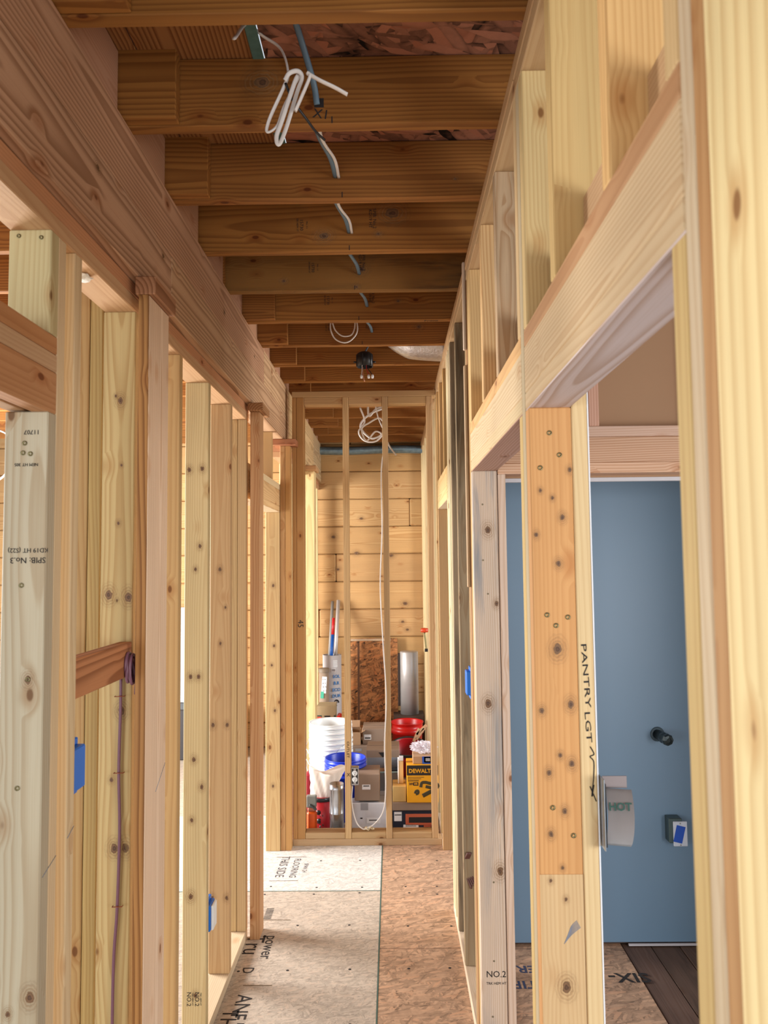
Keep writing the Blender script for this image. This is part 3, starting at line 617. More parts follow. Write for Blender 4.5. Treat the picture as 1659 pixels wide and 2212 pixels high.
# black round ceiling box with wire ends
jb = empty('ceiling_box', (-.14, 4.2, 1.085+H), 'round black ceiling electrical box with capped wires', 'electrical box')
zb = 1.09
lathe('shell', jb, [(.043, 0), (.046, 0), (.046, .07), (.03, .082), (0, .082), (0, .078), (.042, .066), (.043, 0)], (-.14, 4.2, zb), M_BLACK, 24)
for a in range(6):
    an = a*math.pi/3+.3; box('rib', jb, (-.14+.046*math.cos(an)-.003, -.14+.046*math.cos(an)+.003), (4.2+.046*math.sin(an)-.003, 4.2+.046*math.sin(an)+.003), (zb, zb+.066), M_BLACK, .001)
for s in (-1, 1): tube('ear', jb, [(-.14+s*.045, 4.2, zb+.028), (-.14+s*.062, 4.2, zb+.028)], .005, M_BLACK, smooth=0); 
for x, c_, e in ((-.155, M_CABLE, -.158), (-.13, mat('red wire', srgb(170, 40, 50), .4, bump=0), -.118), (-.12, M_BLACK, -.097)):
    tube('wire', jb, [(x, 4.2, zb+.04), (x, 4.2, zb-.01), ((x+e)/2, 4.195, zb-.03), (e, 4.19, zb-.05)], .0025, c_, sides=6)
    lathe('wire_cap', jb, [(0, -.011), (.006, -.011), (.008, 0), (.005, .01), (0, .01)], (e, 4.19, zb-.056), M_PAPER, 10)
tube('wire', jb, [(-.15, 4.2, zb), (-.15, 4.19, zb-.04), (-.142, 4.19, zb-.085)], .003, mat('bare copper', srgb(206, 150, 126), .35, .6, bump=0), sides=6)
tube('feed_cable', jb, [(-.14, 4.2, zb+.08), (-.11, 4.22, zb+.14), (-.08, 4.24, zb+.17)], .007, M_BLUECABLE, flat=.6)
# foil duct resting in the joist bay
fd = lab(link('foil_duct', tube_mesh('foil_duct', [(0, 0, .05), (.12, 0, .0), (.3, 0, -.025), (.55, 0, -.03), (.9, 0, -.03)], .12, 24, .95, 8, True, lambda t: .06+.085*min(1, t*3)), M_FOIL, None, (-.05, 4.19, 1.283+H)), 'silver foil-wrapped duct sagging between far ceiling joists', 'duct')
# --- far room ceiling cable coil and its tail
cable('cable_coil', [(-.20, 4.98, 1.02), (-.17, 5.0, .93), (-.21, 5.0, .86), (-.17, 5.0, .80), (-.09, 5.0, .80), (-.035, 5.0, .88), (-.07, 5.0, .95), (-.14, 5.0, .92), (-.19, 5.0, .88), (-.16, 5.0, .80), (-.10, 5.0, .86), (-.06, 5.0, .84), (-.13, 5.02, .82), (-.20, 5.02, .90), (-.14, 5.02, .98), (-.02, 5.02, 1.03), (-.09, 5.02, 1.02), (-.14, 5.02, .97), (-.15, 5.02, 1.05)],
      .007, M_CABLE, 'tangled white cable coil hanging behind the partition top', flat=.8)
cable('outlet_feed_cable', [(-.11, 4.97, 1.10), (-.08, 4.96, .95), (-.04, 4.95, .84), (-.045, 4.86, .72), (-.062, 4.832, .55), (-.060, 4.83, .2), (-.075, 4.83, -.15), (-.062, 4.83, -.5), (-.045, 4.83, -.85), (-.058, 4.83, -1.15), (-.054, 4.83, -1.4), (-.070, 4.84, -1.55), (-.13, 4.86, -1.64), (-.19, 4.86, -1.665)],
      .0055, M_CABLE, 'white cable running down the second partition stud to the floor', flat=.7)
cable('cable_end', [(-.03, 4.95, .80), (.0, 4.93, .74), (.035, 4.92, .69)], .007, M_CABLE, 'frayed white cable end between the partition studs', flat=.6)
cable('receptacle_cord', [(-.262, 4.85, -1.40), (-.268, 4.85, -1.48), (-.258, 4.85, -1.56), (-.235, 4.85, -1.63), (-.2, 4.855, -1.665), (-.165, 4.86, -1.665)], .0055, M_CABLE, 'white cord curving from the receptacle down to the bottom plate', flat=.7)
kn = []
for k in range(16): kn.append((-.19+.004*k+.012*math.sin(k*2.1), 4.865+.012*math.cos(k*1.7), -1.665+.010*math.sin(k*2.9)))
cable('cord_knot', kn, .004, mat('cream cord', srgb(220, 206, 170), .6, bump=0), 'small knotted bunch of cream cord on the bottom plate', 'cord', 1.0, smooth=3)
# --- purple cable with staples and coil on the brown block
pc = empty('purple_cable', (-.73, 2.05, .3+H-.6), 'purple brown cable stapled down a stud and coiled on the brown block', 'cable')
tube('cable_run', pc, [(-.728, 2.048, -.30), (-.7285, 2.048, -.4), (-.731, 2.048, -.55), (-.727, 2.048, -.70), (-.731, 2.048, -.9), (-.739, 2.048, -1.05), (-.741, 2.048, -1.35), (-.743, 2.048, -1.72)], .0042, M_PURPLE)
for z in (-.352, -.552, -.895): tube('staple', pc, [(-.742, 2.048, z), (-.742, 2.040, z), (-.716, 2.040, z+.001), (-.716, 2.048, z+.001)], .0013, M_COPPER, smooth=0, sides=6)
coil = []
for k in range(34): coil.append((-.693+.006*math.sin(k*.35), 2.02+.022*math.cos(k*.9), -.285+.033*math.sin(k*.9)+.0006*k))
tube('cable_coil', pc, coil, .0042, M_PURPLE, smooth=4); tube('cable_tail', pc, [(-.69, 2.02, -.26), (-.682, 2.03, -.30), (-.684, 2.035, -.345)], .0042, M_PURPLE)
cl = empty('brown_cable_coil', (.30, 3.2, -1.3+H), 'dark brown cable coil hanging between right studs near the floor', 'cable')
for k in range(4): tube('cable_loop', cl, [(.312+.004*k, 3.34, -1.25), (.298+.006*k, 3.36, -1.29), (.30+.008*k, 3.36, -1.34), (.325+.005*k, 3.345, -1.40+.01*k)], .0045, mat('dark brown cable', srgb(96, 60, 52), .5, bump=0))
# --- blue boxes and receptacles
def blue_box(name, x, y, z, label, device=False, w_=.055, d=.06, hh=.095, tape=False):
    e = empty(name, (x, y, z+H-hh/2), label, 'electrical box')
    box('shell', e, (x-w_/2, x+w_/2), (y-d/2, y+d/2), (z-hh/2, z+hh/2), M_BLUEBOX, .003)
    for s in (-1, 1): box('nail_lug', e, (x-.008, x+.012), (y-d/2-.004, y+d/2), (z+s*(hh/2+.007)-.008, z+s*(hh/2+.007)+.008), M_BLUEBOX, .002)
    return e
b1 = blue_box('switch_box', -.735, 1.728, -.456, 'blue plastic switch box below the brown cross block, with yellow cable', w_=.06, d=.066)
tube('feed_cable', b1, [(-.735, 1.71, -.40), (-.738, 1.71, -.38), (-.745, 1.705, -.345)], .005, mat('yellow cable', srgb(214, 180, 60), .4, bump=0))
b2 = blue_box('outlet_box', -.725, 2.985, -1.34, 'blue outlet box low on the left wall with white receptacle', w_=.05, d=.075)
box('receptacle', b2, (-.700, -.690), (2.955, 3.015), (-1.385, -1.295), M_WHITE, .004)
b3 = blue_box('outlet_box', .315, 3.10, -.49, 'blue outlet box midway up the right wall', w_=.045, d=.06)
# partition receptacle in metal box
rb = empty('duplex_receptacle', (-.245, 4.83, -1.39+H), 'white duplex receptacle in metal box on the partition stud', 'outlet')
box('metal_box', rb, (-.2705, -.222), (4.838, 4.88), (-1.395, -1.283), M_GALV, .003)
box('box_opening', rb, (-.265, -.228), (4.835, 4.8385), (-1.385, -1.293), M_BLACK, .001)
for s in (-1, 1):
    f = lathe('receptacle_face', rb, [(0, .004), (.0145, .004), (.0165, 0), (.0165, -.006)], (-.2465, 4.834, -1.339+s*.0195), M_WHITE, 20, rot=(R(90), 0, 0))
    for dx in (-.006, .006): box('slot', f, (-.2465+dx-.001, -.2465+dx+.001), (4.8292, 4.8302), (-1.339+s*.0195, -1.339+s*.0195+.008), M_INK, 0)
    box('ground_slot', f, (-.2490, -.2440), (4.8292, 4.8302), (-1.339+s*.0195-.010, -1.339+s*.0195-.005), M_INK, 0)
box('yoke', rb, (-.254, -.239), (4.833, 4.835), (-1.393, -1.286), M_GALV, .0005)
# --- things in the blue room
ps = empty('pipe_stub', (1.24, 3.6, -.83+H), 'black capped pipe stub sticking out of the blue wall', 'pipe')
ax = Vector((.10, -1, -.03)).normalized(); rq = ax.to_track_quat('Z', 'Y').to_euler()
lathe('pipe', ps, [(0, 0), (.022, 0), (.022, .09), (0, .09)], (1.225, 3.6, -.815), mat('dark metal pipe', srgb(34, 44, 46), .35, .6), 20, rot=rq)
lathe('threaded_cap', ps, [(.0, .06), (.026, .06), (.027, .075), (.025, .09), (.027, .105), (.022, .115), (.012, .118), (.012, .112), (0, .112)], (1.225, 3.6, -.815), mat('dark cap', srgb(48, 58, 60), .3, .5), 8, rot=rq, smooth=False)
lathe('escutcheon', ps, [(.024, 0), (.034, 0), (.033, .004), (.024, .004)], (1.225, 3.6, -.815), mat('grey ring', srgb(60, 80, 92), .6), 20, rot=rq)
db = empty('wall_device_box', (1.31, 3.58, -1.3+H), 'grey device box with white cover and blue tape on the blue wall', 'electrical box')
box('metal_box', db, (1.245, 1.305), (3.545, 3.60), (-1.29, -1.18), mat('grey steel box', srgb(78, 96, 98), .4, .6), .003)
box('cover_plate', db, (1.262, 1.325), (3.537, 3.545), (-1.302, -1.192), mat('white cover plate', srgb(196, 206, 220), .4, .2), .003)
box('painters_tape', db, (1.268, 1.308), (3.5355, 3.537), (-1.285, -1.21), mat('blue painters tape', srgb(16, 74, 176), .6), .0002, rot=(0, R(14), 0))
for z in (-1.2, -1.295): screw(db, (1.293, 3.5368, z), r=.003)
# bent sheet-metal guard marked HOT on the return stud
hg = empty('metal_guard', (XR1+.037, 1.6, -.6+H), 'curved sheet metal guard marked HOT fixed to the stud edge', 'guard')
bm = bmesh.new(); prof = []
for k in range(17):
    a = k/16; z = -.452 - .012 - .118*a; y = 1.600 - .030*math.sin(math.pi*min(1, .12+a*.88))**.7 - .006
    prof.append((y, z))
va = [bm.verts.new((.428, y, z+H)) for y, z in prof]; vb = [bm.verts.new((.480, y-.004, z+H-.003)) for y, z in prof]
for k in range(16): bm.faces.new((va[k], vb[k], vb[k+1], va[k+1]))
for f in bm.faces: f.smooth = True
bmesh.ops.solidify(bm, geom=bm.faces[:], thickness=.0012)
for v in bm.verts: v.co -= origin(hg)
me = bpy.data.meshes.new('curved_sheet'); bm.to_mesh(me); bm.free(); o = link('curved_sheet', me, M_BRUSHED, hg, tuple(origin(hg)))
box('top_flange', hg, (.424, .474), (1.585, 1.5865), (-.466, -.442), mat('dull flange', srgb(140, 128, 126), .4, .8), .0003)
box('side_bracket', hg, (.4215, .4235), (1.565, 1.62), (-.585, -.444), M_GALV, .0003); box('side_bracket', hg, (.424, .428), (1.572, 1.60), (-.58, -.455), M_BLACK, .0003)
text('pen_writing', hg, 'HOT', (.4525, 1.5615, -.497), .021, mat('green marker', srgb(20, 70, 60), .6, bump=0), right=(1, -.08, 0), up=(0, .22, 1), bold=.0006)
# --- screws, scrap
sc = bpy.data.meshes.new('foam_scrap'); bm = bmesh.new(); bmesh.ops.create_icosphere(bm, subdivisions=2, radius=.02)
for v in bm.verts: v.co = Vector((v.co.x*.9, v.co.y*1.2, v.co.z*.35))*(1+random.uniform(-.3, .3))
bm.to_mesh(sc); bm.free()
lab(link('foam_scrap', sc, mat('white foam scrap', srgb(232, 230, 222), .8, 0, .2, 60, .4), None, (-.738, 1.79, .693+H)), 'white foam scrap stuck under the top plate', 'foam scrap')

# --- stored things behind the partition
def rot_pt(p, c, a): return p
def carton(name, x, y, z, m, label, rz=0, cat='box', flaps=False, parts=None, group=None):
    """closed or open carton; x, y, z ranges"""
    cx, cy = (x[0]+x[1])/2, (y[0]+y[1])/2; e = empty(name, (cx, cy, z[0]+H), label, cat, group)
    e.rotation_euler = (0, 0, rz); dx, dy, dz = x[1]-x[0], y[1]-y[0], z[1]-z[0]
    def loc_box(nm, a, b, c, mm, bev=.001, rot=None):
        me = box_mesh(nm, a[1]-a[0], b[1]-b[0], c[1]-c[0], bev); o = bpy.data.objects.new(nm, me); COL.objects.link(o); o.parent = e
        o.location = ((a[0]+a[1])/2, (b[0]+b[1])/2, (c[0]+c[1])/2); me.materials.append(mm)
        if rot: o.rotation_euler = rot
        return o
    if not flaps:
        loc_box('carton_body', (-dx/2, dx/2), (-dy/2, dy/2), (0, dz), m, .003)
        loc_box('lid_seam', (-dx/2+.002, dx/2-.002), (-.0015, .0015), (dz, dz+.0006), M_INK, 0)
    else:
        t = .004
        loc_box('front_panel', (-dx/2, dx/2), (-dy/2, -dy/2+t), (0, dz), m); loc_box('back_panel', (-dx/2, dx/2), (dy/2-t, dy/2), (0, dz), m)
        loc_box('side_panel', (-dx/2, -dx/2+t), (-dy/2+t, dy/2-t), (0, dz), m); loc_box('side_panel', (dx/2-t, dx/2), (-dy/2+t, dy/2-t), (0, dz), m)
        loc_box('bottom_panel', (-dx/2+t, dx/2-t), (-dy/2+t, dy/2-t), (0, t), m)
        f = .35*dy
        loc_box('flap', (-dx/2-f*.6, -dx/2), (-dy/2+t, dy/2-t), (dz+.0, dz+.004), m, .001, (0, R(35), 0))
        loc_box('flap', (dx/2, dx/2+f*.6), (-dy/2+t, dy/2-t), (dz+.0, dz+.004), m, .001, (0, R(-30), 0))
        loc_box('flap', (-dx/2+.01, dx/2-.01), (dy/2, dy/2+.004), (dz, dz+f*.9), m, .001, (R(-20), 0, 0))
    e_dims = (dx, dy, dz)
    for p in (parts or []):
        if p[0] == 't':
            _, s, px, pz, sz, mm = p[:6]
            cu = text('printed_text', None, s, (0, 0, -H), sz, mm, bold=p[6] if len(p) > 6 else 0); cu.parent = e; cu.location = (px, -dy/2-.0009, pz)
        else:
            _, nm, px, pz, w_, h_, mm = p[:7]; loc_box(nm, (px-w_/2, px+w_/2), (-dy/2-p[7] if len(p) > 7 else -dy/2-.0008, -dy/2), (pz-h_/2, pz+h_/2), mm, 0)
    return e
M_YEL = mat('yellow carton print', srgb(226, 160, 10), .45, bump=0); M_NAVY = mat('navy carton print', srgb(16, 30, 52), .5, bump=0); M_OR = mat('orange print', srgb(196, 98, 66), .6, bump=0)
M_WHC = mat('white carton', srgb(206, 208, 216), .6, bump=0); M_TAN = mat('tan carton', srgb(198, 166, 104), .7)
carton('white_carton', (-.325, -.055), (5.14, 5.48), (F0+.001, -1.598), M_WHC, 'white carton on the floor behind the partition, middle bay', parts=[('b', 'shipping_label', .05, .05, .09, .035, M_PAPER), ('b', 'label_print', .05, .052, .06, .006, M_INK, .001), ('b', 'tape_strip', -.01, .14, .05, .045, M_GREYP), ('b', 'label_print', -.03, .065, .015, .008, M_INK, .001)])
carton('brown_carton', (-.265, -.098), (5.15, 5.38), (-1.586, -1.412), M_CARD2, 'brown carton with white label standing on the white carton', parts=[('b', 'shipping_label', -.005, .09, .055, .032, M_PAPER), ('b', 'label_print', -.005, .097, .04, .006, M_INK, .001)])
carton('small_carton', (-.30, -.055), (5.42, 5.60), (-1.596, -1.49), M_CARD, 'low tan carton wedged behind the brown labelled carton')
carton('navy_carton', (-.012, .285), (5.14, 5.45), (F0+.001, -1.645), M_NAVY, 'navy carton with orange picture panel in the right bay, on the floor', parts=[('b', 'picture_frame', .03, .055, .19, .072, M_OR), ('b', 'picture_panel', .035, .052, .155, .036, M_INK, .0012), ('b', 'price_label', -.115, .075, .05, .06, M_PAPER), ('b', 'label_print', -.115, .085, .045, .006, M_INK, .001), ('b', 'white_strip', -.03, .012, .1, .02, M_PAPER), ('b', 'label_print', -.03, .013, .07, .004, M_INK, .001), ('b', 'orange_strip', .08, .012, .05, .01, M_OR)])
for k, x in enumerate((.093, .175)):
    pass
carton('flat_brown_carton', (-.014, .285), (5.13, 5.46), (-1.6445, -1.592), M_CARD2, 'flat brown carton lying on the navy carton')
dw = carton('tool_carton', (.083, .29), (5.12, 5.32), (-1.5915, -1.352), M_YEL, 'yellow and black power tool carton in the right bay', parts=[('b', 'black_band', 0, .21, .2068, .065, M_BLACK), ('t', 'DEWALT', -.018, .205, .036, M_YEL, .0012),
    ('b', 'print_line', -.045, .165, .11, .004, mat('brown print', srgb(120, 84, 10), .6, bump=0)), ('b', 'print_line', -.055, .155, .09, .004, mat('brown print', srgb(120, 84, 10), .6)), ('b', 'print_line', -.06, .143, .07, .008, mat('brown print', srgb(120, 84, 10), .6)),
    ('t', '20V', -.073, .122, .02, M_BLACK, .0006), ('b', 'black_tag', -.045, .122, .034, .022, M_BLACK), ('t', 'XR', -.045, .122, .018, M_YEL, .0005)])
for c_, pts_, r_ in (('tool_picture', [(-.012, .10), (-.005, .128), (.02, .132), (.05, .125), (.095, .122), (.098, .10), (.06, .097), (.02, .105)], .010), ('tool_picture', [(.0, .045), (.02, .055), (.05, .07), (.085, .085)], .013), ('tool_picture', [(-.05, .06), (-.045, .075), (-.03, .078), (-.03, .062), (-.045, .055)], .008)):
    o = link(c_, tube_mesh(c_, [(px, 0, pz) for px, pz in pts_], r_, 8, 1.0, 4), mat('dark picture print', srgb(58, 52, 26), .6, bump=0), None, (0, 0, 0)); o.parent = dw; o.location = (0, -.1008, 0); o.scale = (1, .05, 1)
carton('yellow_tan_carton', (-.012, .078), (5.14, 5.30), (-1.5915, -1.49), M_TAN, 'small tan carton between stud and the yellow tool carton')
wbk = empty('wood_offcut', (.045, 5.2, -1.489+H), 'upright wood offcut with white foam strip beside the yellow tool carton', 'offcut')
board('offcut_block', wbk, (.034, .062), (5.2, 5.24), (-1.489, -1.34), 'z', tone(STUD, .3)); box('foam_strip', wbk, (.024, .033), (5.2, 5.24), (-1.489, -1.325), M_PAPER, .001); box('foam_cap', wbk, (.034, .062), (5.198, 5.24), (-1.339, -1.315), M_WHC, .001)
carton('small_brown_carton', (.125, .285), (5.16, 5.30), (-1.351, -1.30), M_CARD, 'small brown carton with blue tape sitting on the tool carton', parts=[('b', 'blue_tape', .02, .025, .075, .048, mat('blue painters tape', (0, 0, 0), .6)), ('b', 'label', .02, .028, .05, .038, M_PAPER), ('b', 'label_print', .02, .028, .03, .02, M_GREYP, .001)])
# crumpled clear bag
bm = bmesh.new(); bmesh.ops.create_icosphere(bm, subdivisions=4, radius=1)
for v in bm.verts:
    n = v.co.normalized(); k = 1+.16*math.sin(n.x*9+n.y*7)+.10*math.sin(n.z*17+n.x*13)+.06*math.sin(n.y*31+n.z*11)
    v.co = Vector((n.x*.082, n.y*.06, n.z*.036))*k
for f in bm.faces: f.smooth = False
me = bpy.data.meshes.new('plastic_bag'); bm.to_mesh(me); bm.free()
lab(link('plastic_bag', me, mat('clear crinkled plastic', srgb(226, 222, 232), .15, 0, .1, 12, .2, alpha=.42), None, (.20, 5.23, -1.256+H)), 'crumpled clear plastic bag on the small brown carton', 'bag')
# buckets
def bucket(name, x, y, z, r, hgt, m, label, rot=None, cat='bucket', ribs=3, group=None, bail=False, grp=None):
    e = empty(name, (x, y, z+H), label, cat, group)
    if rot: e.rotation_euler = rot
    rb_ = r*.87; pr = [(0, 0), (rb_, 0), (rb_+.003, .004)]
    zr = hgt*.72; pr += [(rb_+(r-rb_)*.7, zr)]
    for k in range(ribs):
        z0 = zr + (hgt-zr)*k/ribs; z1 = zr + (hgt-zr)*(k+.45)/ribs
        pr += [(r-.002, z0), (r+.008, z0+.003), (r+.008, z1), (r-.002, z1+.003)]
    pr += [(r, hgt-.01), (r+.006, hgt-.006), (r+.006, hgt), (r-.002, hgt), (r-.006, hgt-.01), (rb_-.004, .005), (0, .005)]
    o = bpy.data.objects.new('shell', lathe_mesh('shell', pr, 40)); o.data.materials.append(m); COL.objects.link(o); o.parent = e
    if bail:
        P = [(-r-.01, 0, zr+.02), (-r-.02, -.05, zr-.05), (-r*.3, -r-.03, zr-.14), (r*.5, -r-.02, zr-.02), (r+.01, 0, zr+.02)]
        o = bpy.data.objects.new('wire_handle', tube_mesh('wire_handle', P, .002, 6)); o.data.materials.append(M_GALV); COL.objects.link(o); o.parent = e
    return e
wx, wy = -.462, 5.67
names = ['bottom', 'second', 'third', 'fourth', 'fifth', 'sixth', 'top']
for k in range(7):
    bucket('white_bucket', wx+.003*math.sin(k*2), wy+.003*math.cos(k), F0+.001+.037*k, .151, .365, M_WHITE,
           'white plastic bucket, ' + (names[k] + (' of the nested stack' if k in (0, 6) else ' up in the nested stack')), ribs=3, group='nested white buckets', bail=(k in (1, 3, 5)))
bucket('blue_bucket', -.338, 5.37, F0+.001, .138, .405, M_BLUEP, 'blue bucket in front of the white bucket stack', ribs=4)
bucket('red_bucket', .12, 6.85, F0+.001, .138, .34, M_RED, 'upright red bucket near the back wall below the metal duct', ribs=1)
tb = bucket('red_tub', .12, 6.42, F0+.045, .142, .2, mat('dark red plastic', srgb(170, 16, 24), .35, bump=0), 'dark red tub tipped on its side with black rim', rot=(R(17), 0, R(-4)), ribs=1)
o = bpy.data.objects.new('black_rim', lathe_mesh('black_rim', [(.14, .19), (.156, .19), (.156, .206), (.14, .206), (.14, .19)], 40)); o.data.materials.append(M_BLACK); COL.objects.link(o); o.parent = tb
for k, (x0, z0, x1, z1) in enumerate(((.17, -1.44, .21, -1.34), (.20, -1.43, .235, -1.37), (.21, -1.40, .27, -1.385))):
    lab(board('kindling_stick', None, (x0, x0+.022), (6.15, 6.168), (z0, z0+.11), 'z', tone((206, 166, 126), .5), tilt=(0, R(25+12*k), 0)), ['leftmost', 'middle', 'rightmost'][k]+' wood offcut sticking up by the red tub', 'offcut', 'wood offcuts by the red tub')
# cartons farther back
M_CS = M_CARD2
carton('numbered_carton', (-.335, -.045), (6.0, 6.3), (-1.545, -1.43), M_CS, 'brown carton printed 5420301 in the middle bay', parts=[('t', '5420301', .075, .05, .042, M_INK, .0008), ('t', 'C SAE', .06, .085, .018, M_INK), ('b', 'black_mark', -.075, .02, .06, .015, M_INK), ('b', 'grey_print', -.085, .085, .05, .02, M_GREYP), ('b', 'tape_edge', 0, .057, .006, .11, M_CARD)])
carton('open_tan_carton', (-.345, -.26), (6.02, 6.2), (-1.429, -1.33), M_CARD, 'small open tan carton on the left of the numbered carton', flaps=True)
carton('labelled_flap_carton', (-.245, -.055), (6.05, 6.3), (-1.429, -1.31), M_CARD2, 'grey brown carton with white label on the numbered carton', parts=[('b', 'label', -.055, .055, .055, .04, M_PAPER), ('b', 'label_print', -.055, .048, .045, .01, M_INK, .001)])
carton('carton_pile_base', (-.345, .02), (5.95, 6.32), (F0+.001, -1.60), M_CS, 'large brown carton on the floor under the numbered carton')
lab(box('wrapped_flat_pack', None, (-.345, -.055), (5.93, 6.3), (-1.599, -1.546), mat('pale wrap', srgb(196, 184, 168), .5, 0, .3, 25, .4), .004), 'flat pack in pale wrap between two cartons', 'package')
carton('triangle_carton', (-.20, .04), (5.62, 5.90), (F0+.30, -1.37), M_CS, 'grey brown carton with black triangle mark', parts=[])
bm = bmesh.new(); vs = [bm.verts.new(p) for p in ((-.032, 0, 0), (.032, 0, 0), (0, 0, -.038))]; bm.faces.new(vs); me = bpy.data.meshes.new('triangle_mark'); bm.to_mesh(me); bm.free()
o = link('triangle_mark', me, M_INK, None, (0, 0, 0)); o.parent = [x for x in bpy.data.objects if x.name == 'triangle_carton'][0]; o.location = (0, -.1415, .075)
carton('carton_under_bin', (-.20, .04), (5.62, 5.92), (F0+.001, F0+.298), M_CARD2, 'carton standing on the floor below the triangle marked carton')
# grey bin
gb = empty('grey_bin', (-.09, 5.5, -1.595+H), 'translucent grey storage bin behind the brown labelled carton', 'bin')
MG = mat('translucent grey plastic', srgb(132, 138, 148), .3, 0, .05, 5, 0, alpha=.9)
for (a, b, c_) in (((-.20, .05), (5.606, 5.61), (-1.595, -1.42)), ((-.20, -.196), (5.41, 5.61), (-1.595, -1.42)), ((.046, .05), (5.41, 5.61), (-1.595, -1.42)), ((-.20, .05), (5.41, 5.414), (-1.595, -1.47)), ((-.20, .05), (5.41, 5.61), (-1.6, -1.595))): box('bin_wall', gb, a, b, c_, MG, .001)
box('bin_rim', gb, (-.205, .055), (5.405, 5.412), (-1.476, -1.466), mat('pale blue rim', srgb(150, 190, 206), .4, bump=0), .002)
carton('bin_support_carton', (-.05, .06), (5.42, 5.60), (F0+.001, -1.602), M_CARD, 'plain carton under the grey bin')
lab(box('blue_print_package', None, (-.07, .03), (5.50, 5.56), (-1.594, -1.48), mat('blue grey packaging', srgb(46, 64, 84), .4, 0, .5, 22, 0), .004), 'blue and grey printed package standing in the grey bin', 'package')
# silver duct pipe, orange sealant bottle, red drum, cloth sack
dp = empty('duct_pipe', (-.372, 4.992, F0+H), 'upright shiny galvanised duct pipe in the left bay', 'duct')
lathe('pipe_body', dp, [(.044, .002), (.046, 0), (.046, .15), (.0475, .152), (.046, .154), (.046, .30), (.049, .304), (.046, .31), (.046, .335), (.0445, .335), (.044, .002)], (-.372, 4.992, F0+.001), M_GALV, 40)
box('lock_seam', dp, (-.397, -.392), (4.951, 4.956), (F0+.004, F0+.33), M_GALV, .001)
ob = empty('sealant_tube', (-.553, 4.985, F0+H), 'orange sealant bottle with grey trigger head in the left bay', 'bottle')
MO = mat('orange plastic', srgb(206, 84, 22), .4, bump=0)
box('bottle_body', ob, (-.563, -.499), (4.96, 5.01), (F0+.001, F0+.165), MO, .012); box('shoulder', ob, (-.558, -.504), (4.963, 5.007), (F0+.165, F0+.19), mat('dull orange', srgb(150, 84, 60), .5), .008)
box('trigger_head', ob, (-.566, -.501), (4.965, 5.005), (F0+.19, F0+.265), mat('grey head', srgb(120, 124, 120), .4), .006); tube('trigger', ob, [(-.543, 4.962, -1.55), (-.518, 4.955, -1.565), (-.50, 4.955, -1.58)], .008, mat('dark grey', srgb(60, 66, 66), .4, bump=0))
tube('side_rod', ob, [(-.563, 4.955, -1.575), (-.570, 4.955, -1.73)], .004, M_GALV, smooth=0)
rd = empty('red_drum', (-.475, 5.125, F0+H), 'dark red drum with black rim holding a cloth sack', 'drum')
lathe('drum_body', rd, [(0, 0), (.075, 0), (.082, .01), (.082, .215), (0, .215)], (-.475, 5.125, F0+.001), mat('dark red drum', srgb(150, 14, 26), .4, bump=0), 32)
lathe('black_rim', rd, [(.080, .2), (.086, .2), (.087, .222), (.08, .224), (.076, .215), (.08, .2)], (-.475, 5.125, F0+.001), M_BLACK, 32)
for (x, z, s) in ((-.495, -1.625, .016), (-.475, -1.645, .01), (-.49, -1.68, .018), (-.48, -1.715, .01), (-.47, -1.705, .008)):
    lathe('printed_shape', rd, [(0, .001), (s, .001), (s, 0)], (x, 5.0445, z), M_BLACK, 10, rot=(R(90), 0, 0))
bm = bmesh.new(); nu, nv = 36, 18; G = []
for j in range(nv+1):
    row = []; t = j/nv
    for i in range(nu):
        a = 2*math.pi*i/nu; rad = (.068+.040*t+.012*math.sin(a*5+t*2)*(t+.3)+.006*math.sin(a*11+t*9)); zz = .175*t+.025*math.sin(a*2+1)*t
        row.append(bm.verts.new((rad*math.cos(a)*1.05+.03*t, rad*math.sin(a)*.52, zz)))
    G.append(row)
for j in range(nv):
    for i in range(nu): bm.faces.new((G[j][i], G[j][(i+1) % nu], G[j+1][(i+1) % nu], G[j+1][i]))
cap = bm.verts.new((0, 0, .155))
for i in range(nu): bm.faces.new((G[nv][i], G[nv][(i+1) % nu], cap))
for f in bm.faces: f.smooth = True
me = bpy.data.meshes.new('cloth_sack'); bm.to_mesh(me); bm.free()
lab(link('cloth_sack', me, mat('cream cloth', srgb(224, 214, 204), .85, 0, .06, 14, .2), None, (-.478, 5.125, -1.545+H)), 'crumpled cream cloth sack sitting in the dark red drum', 'sack')
lab(box('red_rag', None, (-.60, -.555), (5.2, 5.3), (F0+.001, -1.42), mat('red fabric', srgb(150, 30, 44), .8, 0, .15, 20, .3), .02), 'red cloth bundle beside the left partition stud', 'cloth')
# rolls and tubes against the back wall
def rollt(name, x, y, z0, z1, r, m, label, cat='tube', cap=None, hollow=True):
    e = empty(name, (x, y, z0+H), label, cat)
    L = z1-z0; pr = [(r, 0), (r, L), (r-.004, L), (r-.004, L-.05), (0, L-.05)] if hollow else [(0, 0), (r, 0), (r, L), (r*.96, L+.004), (0, L+.004)]
    lathe('tube_wall', e, pr, (x, y, z0), m, 36); return e
e = rollt('large_paper_tube', -.56, 7.05, F0+.001, -.852, .086, mat('grey white tube', srgb(196, 194, 196), .5, 0, .03, 5, 0), 'large pale tube with blue print at the back left')
for k, (z, hh_) in enumerate(((-1.04, .03), (-1.10, .03), (-1.16, .045), (-1.215, .045))): text('printed_text', e, ['SOL', 'B.R', 'ECO', 'DUR'][k], (-.515, 6.973, z), .04, mat('blue print', srgb(30, 120, 190), .5, bump=0), right=(1, .5, 0), bold=.001)
for k in range(5): box('print_line', e, (-.545, -.505), (6.962, 6.966), (-.90-.013*k, -.896-.013*k), M_WHITE, 0)
